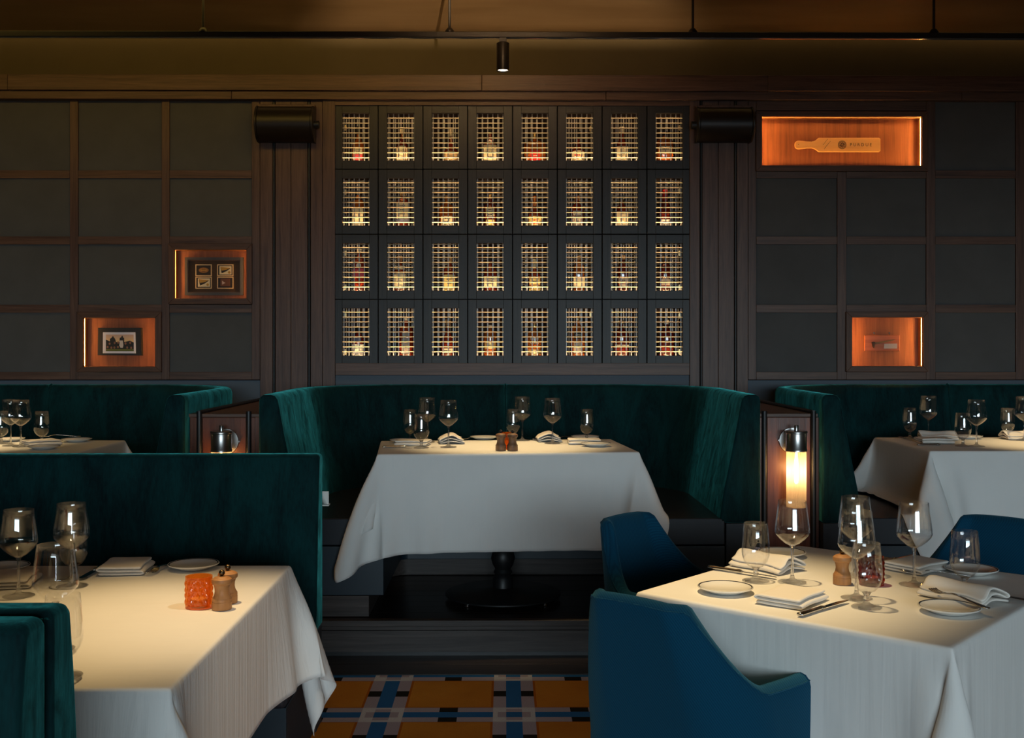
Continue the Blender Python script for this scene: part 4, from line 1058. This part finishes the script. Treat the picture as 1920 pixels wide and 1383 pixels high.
def tablecloth(cx, cy, rz, W, L, zt2, d, boxes, seed, label, mat='linen', **kw):
    X = drape(cx, cy, rz, W, L, zt2, *d, boxes, seed, **kw)
    mb = MB().grid([[tuple(p) for p in row] for row in X])
    me = bpy.data.meshes.new('tablecloth'); me.from_pydata(mb.v, [], [tuple(reversed(f)) for f in mb.f]); me.materials.append(M[mat]); me.shade_smooth()
    o = link('tablecloth', me); o.location = (cx, cy, 0); o.rotation_euler = (0, 0, rz)
    tag(o, label, 'tablecloth', 'white tablecloths')
    sub = o.modifiers.new('sub', 'SUBSURF'); sub.levels = 1; sub.render_levels = 1
    so = o.modifiers.new('thick', 'SOLIDIFY'); so.thickness = .0014; so.offset = -1
    # stitched hem round the edge, a narrow doubled band
    return o
def seatboxes(dx):
    return [(BX0 + dx - .02, BX0 + .615 + dx, BY0 - .022, BY1, ZP, .636), (BX1 - .615 + dx, BX1 + .02 + dx, BY0 - .022, BY1, ZP, .636), (BX0 + dx, BX1 + dx, BY1 - .615, BY1, ZP, .636)]
ZT, ZF = 0.92, 0.75
# centre booth table
TC = (-0.005, 5.43, math.radians(5.0))
table(*TC, 1.215, .72, ZP, ZT, 'table in the centre booth on a black pedestal')
tablecloth(*TC, 1.215, .72, ZT, (.31, .19, .435, .14), seatboxes(0), 3, 'white cloth on the centre booth table, its left corner pulled low', lean=((-1, -1, -2.0, 0), (1, -1, 1.0, 0)))
# side booth tables
TR = (2.615, 5.55, 0.0); TL = (-2.60, 5.42, 0.0)
table(*TR, 1.22, .78, ZP, ZT, 'table in the booth under the paddle niche')
tablecloth(*TR, 1.22, .78, ZT, (.33, .30, .43, .34), seatboxes(2.59), 11, 'white cloth on the booth table under the paddle niche')
table(*TL, 1.22, .74, ZP, ZT, 'table in the booth under the framed pictures')
tablecloth(*TL, 1.22, .74, ZT, (.30, .30, .43, .34), seatboxes(-2.646), 17, 'white cloth on the booth table under the framed pictures')
# front tables
TFL = (-1.255, 2.73, 0.0)
table(*TFL, 1.22, 1.20, 0, ZF, 'table between the straight benches')
tablecloth(*TFL, 1.22, 1.20, ZF, (.32, .32, .33, .33), [(-4, XB + .010, 3.22, 3.86, 0, .476), (-4, XB + .010, 1.545, 2.185, 0, .476)], 5, 'white cloth on the bench table, lit by a yellow pool of light', sp=.030, flare=.06, ripple=1.0, mat='linen_rippled', lean=((1, 1, 2.6, -0.6),))
a_r = math.atan2(-.558, .624)
TFR = (.980, 3.028, a_r)
table(*TFR, .84, .93, 0, ZF, 'table with the blue armchairs')
tablecloth(*TFR, .84, .93, ZF, (.33, .33, .33, .33), [], 8, 'white cloth on the blue armchair table, corner towards the camera', sp=.030)

# ================================================================== blue armchairs
def make_chair(label):
    r = thing('armchair', label, 'armchair', (0, 0, 0), 0, 'blue upholstered armchairs')
    st = []   # plan stations: (x, y, nx, ny inward, height)
    half = []
    hw, yb, R = .265, -.245, .15
    n_arm, n_arc, n_b = 14, 22, 6
    yf = .135
    for k in range(n_arm): half.append((hw + .012 * (1 - k / n_arm), yf + (yb + R - yf) * k / n_arm, -1, 0))
    for k in range(n_arc + 1):
        a = (PI / 2) * k / n_arc
        half.append((hw - R + R * math.cos(a), yb + R - R * math.sin(a), -math.cos(a), math.sin(a)))
    for k in range(1, n_b + 1): half.append(((hw - R) * (1 - k / n_b), yb, 0, 1))
    full = half + [(-x, y, -nx, ny) for x, y, nx, ny in reversed(half[:-1])]
    zb = .36; T = .052; P = []
    # arc length from the back centre
    cum = [0]
    for a, b_ in zip(full[:-1], full[1:]): cum.append(cum[-1] + math.hypot(b_[0] - a[0], b_[1] - a[1]))
    mid = cum[len(full) // 2]
    for (x, y, nx, ny), s in zip(full, cum):
        e = abs(s - mid)
        t_ = min(1, max(0, (e - .176) / .150)); sm = 1 - (1 - t_) ** 1.7
        h = .830 - .006 * min(1, e / .17) ** 2 - (.830 - .006 - .625) * sm
        t2 = min(1, max(0, (e - .34) / .28)); h += .014 * t2 * t2
        if e > cum[-1] / 2 - .03: h -= .012 * ((e - (cum[-1] / 2 - .03)) / .03) ** 2
        lean = max(0, 1 - max(0, e - .12) / .22)
        prof = []
        def pt(d, z):
            k = max(0, (z - .44)) / .39
            ly = -.085 * k * lean - .01 * k; lx = (.30 * -nx * .06) * k
            tap = 1 - .22 * k * (1 if e < .34 else max(0, 1 - (e - .34) / .1)) * min(1, max(0, k))
            return ((x + nx * d) * tap, y + ny * d + ly, z)
        zs = [zb + (h - .03 - zb) * q_ / 8 for q_ in range(9)]
        for z in zs: prof.append(pt(0, z))
        for a in (30, 60, 90, 120, 150): prof.append(pt(T / 2 - T / 2 * math.cos(math.radians(a)), h - .03 + .03 * math.sin(math.radians(a))))
        for z in reversed(zs): prof.append(pt(T, z))
        P.append(prof)
    mb = MB().grid(P, loop_j=True); k = len(P[0]); n = len(P)
    mb.f.append(tuple(range(k))); mb.f.append(tuple((n - 1) * k + j for j in reversed(range(k))))
    sh = mb.build('shell', M['chair'], r, smooth=70, bevel=.010, seg=3)
    # welt seam running just under the top edge on the outer face
    sm_ = MB()
    for i in range(n - 1): sm_.tube(P[i][9], P[i + 1][9], .0022, 6)
    sm_.build('welt_seam', M['chair'], sh, smooth=60)
    se = MB().box(-.215, .215, -.19, .235, .36, .455).build('seat', M['chair'], r, bevel=.03, seg=4)
    for sx_ in (-1, 1):
        for y0 in (-.17, .19):
            MB().tube((sx_ * .19, y0, .37), (sx_ * .225, y0 * 1.18, 0), .017, 14, .011).build('leg', M['wood_step'], r, smooth=40)
    MB().box(-.20, .20, -.18, .21, .335, .362).build('seat_rail', M['wood_step'], r, bevel=.003)
    return r
ch = make_chair('blue armchair nearest the camera, seen from behind')
ch.location = (.520, 2.79, 0); ch.rotation_euler = (0, 0, math.radians(-43.8))
clone(ch, (.645, 3.615, 0), math.radians(-131.8), 'blue armchair beside the centre booth, turned away from it')
clone(ch, (1.495, 3.530, 0), math.radians(136.2), 'blue armchair on the far side of its table, in front of the right booth table')

# ================================================================== tableware
class Kit:
    """first call uses the model itself, later calls copy it with its parts"""
    def __init__(s, make, group): s.make = make; s.group = group; s.root = None
    def put(s, loc, rz, label):
        if s.root is None:
            s.root = s.make(label); s.root['group'] = s.group
            s.root.location = loc; s.root.rotation_euler = (0, 0, rz); return s.root
        return clone(s.root, loc, rz, label, s.group)
def make_wine(label):
    r = thing('wine_glass', label, 'wine glass')
    MB().lathe([(0, 0), (.0395, 0), (.0405, .0012), (.036, .0034), (.016, .0062), (.0075, .011), (.0052, .020), (0, .020)], 40).build('foot', M['glass_solid'], r, smooth=50)
    MB().lathe([(.0052, .0185), (.0040, .040), (.0038, .075), (.0046, .094), (.0085, .1035)], 20).build('stem', M['glass_solid'], r, smooth=60)
    o = [(.0075, .1025), (.020, .1090), (.036, .1225), (.0455, .1335), (.0483, .1410), (.0476, .1520), (.0445, .180), (.0412, .205), (.0388, .2280)]
    i = [(x - .0012, z + (.0012 if z < .13 else 0)) for x, z in o]
    MB().lathe(o + [(.0382, .2287)] + list(reversed(i)) + [(0, .1045)], 48).build('bowl', M['glass'], r, smooth=60)
    return r
def make_goblet(label):
    r = thing('water_goblet', label, 'water goblet')
    MB().lathe([(0, 0), (.0370, 0), (.0380, .0012), (.034, .0036), (.016, .0068), (.0080, .012), (.0060, .018), (0, .018)], 40).build('foot', M['glass_solid'], r, smooth=50)
    MB().lathe([(.0060, .0165), (.0085, .021), (.0066, .026), (.0068, .030), (.012, .038)], 20).build('stem', M['glass_solid'], r, smooth=60)
    o = [(.010, .0365), (.022, .0430), (.0325, .0560), (.0382, .0720), (.0392, .0850), (.0380, .105), (.0355, .135), (.0328, .1630)]
    i = [(x - .0013, z + (.0013 if z < .07 else 0)) for x, z in o]
    MB().lathe(o + [(.0321, .1637)] + list(reversed(i)) + [(0, .0395)], 48).build('bowl', M['glass'], r, smooth=60)
    return r
def make_plate(label):
    r = MB().lathe([(0, .003), (.040, .003), (.043, 0), (.047, .001), (.055, .006), (.0735, .0125), (.0748, .0145), (.0735, .0160), (.056, .0100), (.047, .0062), (0, .0058)], 64).build('bread_plate', M['china'], None, smooth=50)
    tag(r, label, 'plate')
    ln = MB().lathe([(.0688, .0144 + .0006), (.0716, .0154 + .0006)], 64); ln.f = [f for f in ln.f if len(f) == 4]
    ln.build('rim_line', M['black_glaze'], r)
    return r
def ribbon(prof, l, th, seed, amp=.002, n=9):
    rn = random.Random(seed); ph = [rn.uniform(0, 6.28) for _ in range(4)]
    P = []
    for k in range(n):
        y = -l / 2 + l * k / (n - 1)
        P.append([(x + amp * 1.5 * math.sin(y * 30 + ph[0]) + amp * math.sin(z * 200 + ph[3]), y + amp * math.sin(x * 60 + ph[1]), z + amp * .7 * (z > .004) * math.sin(y * 40 + x * 30 + ph[2])) for x, z in prof])
    return MB().grid(P)
def napkin_profile(w_, layers, pitch, hump=0.0, slip=.004):
    pts = []; d = 1
    for k in range(layers):
        z = pitch * .5 + k * pitch; x0, x1 = -w_ / 2 + slip * k, w_ / 2 - slip * (k % 2)
        xs_ = [x0 + (x1 - x0) * q_ / 10 for q_ in range(11)]
        if d < 0: xs_.reverse()
        pts += [(x, z + hump * (k + 1) / layers * max(0, math.cos(x / w_ * PI * .95)) ** 2) for x in xs_]
        if k < layers - 1:
            xe = xs_[-1]; pts.append((xe + d * pitch * .75, z + pitch * .5))
        d = -d
    return pts
def make_napkin(label, w_=.13, l=.20, layers=4, pitch=.0055, hump=.0, seed=1, amp=.0015):
    mb = ribbon(napkin_profile(w_, layers, pitch, hump), l, .004, seed, amp, 11)
    me = bpy.data.meshes.new('folded_napkin'); me.from_pydata(mb.v, [], mb.f); me.materials.append(M['napkin']); me.shade_smooth()
    o = link('folded_napkin', me); s = o.modifiers.new('thick', 'SOLIDIFY'); s.thickness = pitch * .84; s.offset = 0
    b_ = o.modifiers.new('sub', 'SUBSURF'); b_.levels = 1; b_.render_levels = 1
    return tag(o, label, 'napkin')
def strip(rows, cols, gaps=()):
    """rows: (y, half width, z, 'tine'?)"""
    mb = MB(); P = []
    for y, hw, z, *t_ in rows: P.append([(c * hw, y, z) for c in cols])
    nj = len(cols); vs = [p for r_ in P for p in r_]; fs = []
    for i in range(len(rows) - 1):
        tine = len(rows[i]) > 3 and len(rows[i + 1]) > 3
        for j in range(nj - 1):
            if tine and j in gaps: continue
            fs.append((i*nj+j, i*nj+j+1, (i+1)*nj+j+1, (i+1)*nj+j))
    return mb.add(vs, fs)
def make_fork(label):
    cols = [-1, -.68, -.44, -.12, .12, .44, .68, 1]
    rows = [(-.100, .004, .003), (-.096, .0085, .003), (-.080, .0095, .0035), (-.045, .0062, .006), (-.005, .0038, .011), (.020, .0034, .013), (.032, .0060, .0125), (.042, .0105, .0105), (.052, .0125, .0075),
            (.057, .0130, .0065, 1), (.072, .0128, .0055, 1), (.088, .0124, .0075, 1), (.098, .0120, .0110, 1)]
    mb = strip(rows, cols, (1, 3, 5))
    me = bpy.data.meshes.new('dinner_fork'); me.from_pydata(mb.v, [], mb.f); me.materials.append(M['steel']); me.shade_smooth()
    o = link('dinner_fork', me); s = o.modifiers.new('thick', 'SOLIDIFY'); s.thickness = .0020; s.offset = 0
    return tag(o, label, 'fork')
def make_knife(label):
    r = thing('dinner_knife', label, 'knife')
    def loft(rows, mat, name):
        P = []
        for y, hx, hz, zc in rows: P.append([(hx * math.cos(2*PI*k/14), y, zc + hz * math.sin(2*PI*k/14)) for k in range(14)])
        mb = MB().grid(P, loop_j=True); mb.f.append(tuple(range(14))); mb.f.append(tuple((len(P)-1)*14 + j for j in reversed(range(14))))
        return mb.build(name, mat, r, smooth=50)
    loft([(-.115, .003, .003, .006), (-.112, .0085, .005, .006), (-.095, .0092, .0055, .006), (-.05, .0075, .0050, .006), (-.018, .0070, .0050, .006)], M['steel'], 'handle')
    loft([(-.018, .0080, .0058, .006), (-.012, .0085, .0060, .006), (-.002, .0080, .0040, .006)], M['steel'], 'bolster')
    bl_ = MB(); P = []
    for y, x0, x1 in ((-.004, -.0075, .0075), (.02, -.0085, .0085), (.06, -.0085, .0090), (.085, -.0075, .0088), (.100, -.0045, .0080), (.110, .002, .0062)):
        P.append([(x0, y, .0062), (x0 * .3 + x1 * .7, y, .0072), (x1, y, .0066), (x0 * .3 + x1 * .7, y, .0050)])
    mb = MB().grid(P, loop_j=True); mb.f.append((0, 1, 2, 3)); mb.f.append(tuple((len(P)-1)*4 + j for j in (3, 2, 1, 0)))
    mb.build('blade', plain('knife_steel', (0.40, .39, .38), .12, metal=1.0), r, smooth=30)
    return r
def mill_maker(mat, knob_mat):
    def make(label):
        r = thing('pepper_mill', label, 'mill')
        MB().lathe([(0, 0), (.0242, 0), (.0248, .0012), (.0248, .0180), (.0240, .0188), (.0240, .0196), (.0248, .0206), (.0244, .0262), (.0234, .0268), (.0234, .0276), (.0224, .0290), (.0190, .0360), (.0176, .0440), (.0180, .0520), (.0202, .0600), (.0204, .0610), (0, .0610)], 40).build('body', mat, r, smooth=40)
        MB().lathe([(0, .0612), (.0206, .0612), (.0214, .0620), (.0246, .0650), (.0254, .0700), (.0244, .0752), (.0200, .0786), (.0192, .0786), (.0186, .0794), (.0110, .0820), (0, .0826)], 40).build('head', mat, r, smooth=40)
        kn = [(0, .0815), (.0034, .0815), (.0036, .0835)] + [(.0078 * math.sin(a), .0905 - .0078 * math.cos(a)) for a in [.5 + (PI - .5) * k / 10 for k in range(11)]]
        MB().lathe(kn, 24).build('knob', knob_mat, r, smooth=60)
        MB().lathe([(.0008, .0), (.0, .0012)], 6).build('peg', M['black'], r).location = (0, -.0238, .0680)
        return r
    return make
def votive_maker(mat):
    def make(label):
        r = thing('candle_holder', label, 'candle holder')
        n, m_ = 96, 44; P = []; H = .078; R = .0335
        for i in range(m_ + 1):
            z = H * i / m_; row = []
            for k in range(n):
                a = 2 * PI * k / n
                q_ = abs(math.sin(a * 8 + z * 150)) * abs(math.sin(a * 8 - z * 150))
                e = 1 if .10 < i / m_ < .90 else 0
                rr = R + (.0040 * (abs(math.sin(a * 8 + z * 105)) * abs(math.sin(a * 8 - z * 105)) - .5)) * e
                row.append((rr * math.cos(a), rr * math.sin(a), z))
            P.append(row)
        for i in (m_, m_ * 2 // 3, m_ // 3, 2):
            z = H * i / m_; P.append([((R - .0042) * math.cos(2*PI*k/n), (R - .0042) * math.sin(2*PI*k/n), max(z, .006)) for k in range(n)])
        mb = MB().grid(P, loop_j=True)
        mb.f.append(tuple(reversed(range(n)))); mb.f.append(tuple((len(P)-1)*n + k for k in range(n)))
        mb.build('glass_cup', mat, r, smooth=25)
        MB().lathe([(0, .0065), (.0205, .0065), (.0205, .020), (.019, .0215), (0, .0205)], 24).build('candle', M['wax'], r, smooth=40)
        MB().tube((0, 0, .020), (.001, 0, .028), .0010, 6).build('wick', M['black'], r)
        return r
    return make
WINE = Kit(make_wine, 'clear wine glasses'); GOB = Kit(make_goblet, 'clear water goblets'); PLATE = Kit(make_plate, 'bread plates with a black rim line')
NAP = Kit(lambda l: make_napkin(l, .125, .165, 3, .0088, 0, 2), 'cream folded napkins')
NAPL = Kit(lambda l: make_napkin(l, .120, .190, 3, .0078, .022, 5, .0035), 'cream folded napkins')
FORK = Kit(make_fork, 'steel forks'); KNIFE = Kit(make_knife, 'steel knives')
MILL = Kit(mill_maker(M['wood_mill'], M['bronze']), 'wooden salt and pepper mills'); MILLD = Kit(mill_maker(M['wood_mill_dark'], M['black_metal']), 'wooden salt and pepper mills')
VOT = Kit(votive_maker(M['amber_glass']), 'orange glass candle holders')
M['amber_shaded'] = thin_glass('shaded_orange_candle_glass', (0.62, 0.16, 0.06), (0.26, 0.05, 0.02), 0.9)  # orange glass coloured dark, as if outside the spotlight
VOTD = Kit(votive_maker(M['amber_shaded']), 'orange glass candle holders')
E = .0016
def at(z, px, py): p = atZ(px, py, z); return (p.x, p.y, z + E)
def ang(z, a, b_):           # heading of local +y from pixel a to pixel b on the table plane
    p = atZ(*a, z); q_ = atZ(*b_, z); d = q_ - p; return math.atan2(-d.x, d.y)
def mid(z, a, b_): p = atZ(*a, z); q_ = atZ(*b_, z); m_ = (p + q_) / 2; return (m_.x, m_.y, z + E)
def wine(z, px, py, l): WINE.put(at(z, px, py), 0, l)
def gob(z, px, py, l): GOB.put(at(z, px, py), 0, l)
def plate(z, px, py, l, dz=0):
    p = at(z, px, py); PLATE.put((p[0], p[1], p[2] + dz), 0, l)
def nap(kit, z, a, b_, l): kit.put(mid(z, a, b_), ang(z, a, b_), l)
def fork(z, a, b_, l, dz=0): p = mid(z, a, b_); FORK.put((p[0], p[1], p[2] + dz), ang(z, a, b_), l)
def knife(z, a, b_, l, dz=0): p = mid(z, a, b_); KNIFE.put((p[0], p[1], p[2] + dz), ang(z, a, b_), l)

# ---- front right table (blue armchairs)
z = ZF
gob(z, 1417, 1089.5, 'water goblet in front of the loosely folded napkin on the armchair table')
wine(z, 1485.5, 1092, 'wine glass standing beside the loosely folded napkin on the armchair table')
wine(z, 1604, 1080, 'wine glass behind the pepper mill on the armchair table, farthest of three in line')
wine(z, 1606, 1122, 'wine glass right beside the pepper mill on the armchair table')
gob(z, 1625, 1139, 'water goblet nearest the camera, in front of the shaded candle glass')
wine(z, 1714, 1097, 'wine glass on the armchair table standing before the far blue armchair')
gob(z, 1809, 1109, 'water goblet between two plates at the right of the armchair table')
MILL.put(at(z, 1579, 1095), 2.6, 'pale wooden pepper mill on the armchair table')
VOTD.put(at(z, 1634, 1096), 0, 'orange glass candle holder on the armchair table, coloured as in shade')
plate(z, 1360, 1110, 'black-rimmed plate at the left corner of the armchair table')
plate(z, 1466, 1043, 'black-rimmed plate at the back corner of the armchair table')
plate(z, 1821, 1075, 'black-rimmed plate beside the far blue armchair')
plate(z, 1780, 1148, 'black-rimmed plate nearest the camera, under a fork')
nap(NAPL, z, (1378, 1052), (1505, 1078), 'loosely folded napkin beside the back left knife of the armchair table')
nap(NAP, z, (1442, 1146), (1520, 1111), 'neatly folded napkin beside the bright steak knife')
nap(NAP, z, (1676, 1077), (1756, 1058), 'folded napkin in front of the far blue armchair')
nap(NAPL, z, (1732, 1106), (1886, 1140), 'napkin rolled over softly behind the nearest plate on the armchair table')
knife(z, (1332, 1067), (1456, 1086), 'knife with its handle at the left edge of the armchair table')
knife(z, (1500, 1157), (1588, 1130), 'bright steel knife in front of the neatly folded napkin')
knife(z, (1655, 1058), (1712, 1044), 'dark knife behind the napkin on the far side of the armchair table')
knife(z, (1980, 1140), (1893, 1124), 'knife running off the right edge of the photo')
fork(z, (1782, 1080), (1736, 1078), 'fork resting against the plate beside the far blue armchair')
fork(z, (1862, 1160), (1740, 1122), 'fork lying behind the nearest plate on the armchair table', .018)

# ---- front left table (benches)
wine(z, 35, 1118, 'wine glass at the left edge of the bench table')
wine(z, 134, 1100, 'wine glass at the back of the bench table, taller of an overlapping pair')
gob(z, 138, 1086, 'water goblet half hidden behind the wine glass at the back of the bench table')
wine(z, 104, 1218, 'large near wine glass on the bench table, foot hidden by the bench')
gob(z, 118, 1268, 'water goblet nearest the camera on the bench table, low behind the bench')
VOT.put(at(z, 373, 1138), 0, 'bright orange diamond-cut candle glass on the bench table')
MILL.put(at(z, 416, 1142), 0, 'front wooden mill beside the orange candle glass')
MILL.put(at(z, 427, 1130), .4, 'rear wooden mill beside the orange candle glass')
plate(z, 363, 1066, 'black-rimmed plate behind the orange candle glass')
plate(z, 6, 1070, 'plate cut by the left edge of the photo on the bench table')
nap(NAP, z, (212, 1092), (256, 1050), 'folded napkin between knife and fork on the bench table')
nap(NAP, z, (0, 1113), (36, 1078), 'folded napkin under the wine glass at the left edge of the bench table')
knife(z, (206, 1057), (146, 1092), 'dark knife beside the folded napkin on the bench table')
fork(z, (330, 1056), (277, 1080), 'fork between the napkin and plate on the bench table')

# ---- centre booth table
z = ZT
gob(z, 769, 827, 'water goblet behind another goblet at the left end of the centre booth table')
wine(z, 801, 829, 'wine glass rising behind the left goblets on the centre booth table')
gob(z, 790, 840, 'water goblet standing on the left napkin side of the centre booth table')
wine(z, 841, 838.5, 'wine glass left of the mills on the centre booth table, standing clear')
gob(z, 962, 826, 'water goblet behind the dark mills on the centre booth table')
wine(z, 979.5, 826, 'wine glass just right of the dark mills on the centre booth table')
wine(z, 1036, 831.5, 'wine glass before the folded napkin right of the dark mills')
gob(z, 1100, 826.5, 'water goblet by the two plates at the right end of the centre booth table')
MILLD.put(at(z, 939, 845), 0, 'left one of two dark brown mills on the centre booth table')
MILLD.put(at(z, 961, 845), .5, 'right one of two dark brown mills on the centre booth table')
VOT.put(at(z, 950.5, 841.5), 0, 'red glowing candle glass between the dark mills')
plate(z, 908, 823.5, 'plate left of the dark mills on the centre booth table')
plate(z, 1097, 822.5, 'plate at the back right of the centre booth table')
plate(z, 1117, 836.5, 'plate at the front right of the centre booth table')
plate(z, 758, 829.5, 'plate behind the left napkin of the centre booth table')
nap(NAP, z, (735, 834), (815, 835), 'flat napkin at the left end of the centre booth table')
nap(NAPL, z, (844, 834), (845, 826), 'napkin behind the wine glass left of the mills')
nap(NAPL, z, (1028, 830), (1027, 823), 'napkin behind the wine glass right of the mills')
nap(NAP, z, (1062, 832), (1128, 832), 'flat napkin under the plate at the right end of the centre booth table')
fork(z, (905, 824), (877, 825), 'fork beside the plate left of the dark mills')
fork(z, (1075, 822), (1058, 822.5), 'fork beside the back right plate of the centre booth table')
knife(z, (733, 840), (790, 838.5), 'bright knife in front of the flat napkin on the centre booth table')
knife(z, (1012, 827), (988, 823), 'knife tip showing behind the wine glass right of the mills')

# ---- booth table under the paddle niche
gob(z, 1706, 822, 'water goblet at the left end of the right booth table')
wine(z, 1741, 823.5, 'wine glass beside the leftmost goblet of the right booth table')
gob(z, 1805.5, 837, 'water goblet near the front edge of the right booth table')
wine(z, 1831, 837, 'wine glass near the front edge of the right booth table')
gob(z, 1889, 823, 'water goblet at the far side of the right booth table, near the photo edge')
wine(z, 1920, 826, 'wine glass cut by the right edge of the photo on the right booth table')
nap(NAPL, z, (1724, 823), (1790, 824), 'humped napkin behind the front napkin on the right booth table')
nap(NAP, z, (1712, 830), (1790, 830), 'flat napkin at the front of the right booth table')
nap(NAPL, z, (1893, 823), (1930, 823), 'napkin beside the far goblet on the right booth table')
plate(z, 1815, 822, 'plate behind the goblet and wine glass on the right booth table')
plate(z, 1985, 832, 'plate at the far end of the right booth table')
knife(z, (1726, 836), (1800, 836), 'knife along the front napkin on the right booth table')
fork(z, (1720, 826), (1697, 823), 'fork at the left end of the right booth table')

# ---- booth table under the framed pictures
wine(z, 20, 836, 'wine glass left of a similar one on the left booth table')
wine(z, 39, 837.5, 'wine glass right of a similar one on the left booth table')
gob(z, 2, 832, 'water goblet cut by the left edge of the photo')
gob(z, 78, 832, 'water goblet standing on the napkin of the left booth table')
nap(NAP, z, (44, 836), (108, 832), 'long folded napkin under the goblet on the left booth table')
plate(z, 144, 828, 'plate at the right end of the left booth table')
plate(z, 82, 842, 'plate in front of the napkin on the left booth table')
plate(z, 18, 827, 'plate behind the wine glasses on the left booth table')
fork(z, (134, 828), (92, 829), 'fork lying on the napkin of the left booth table', .024)
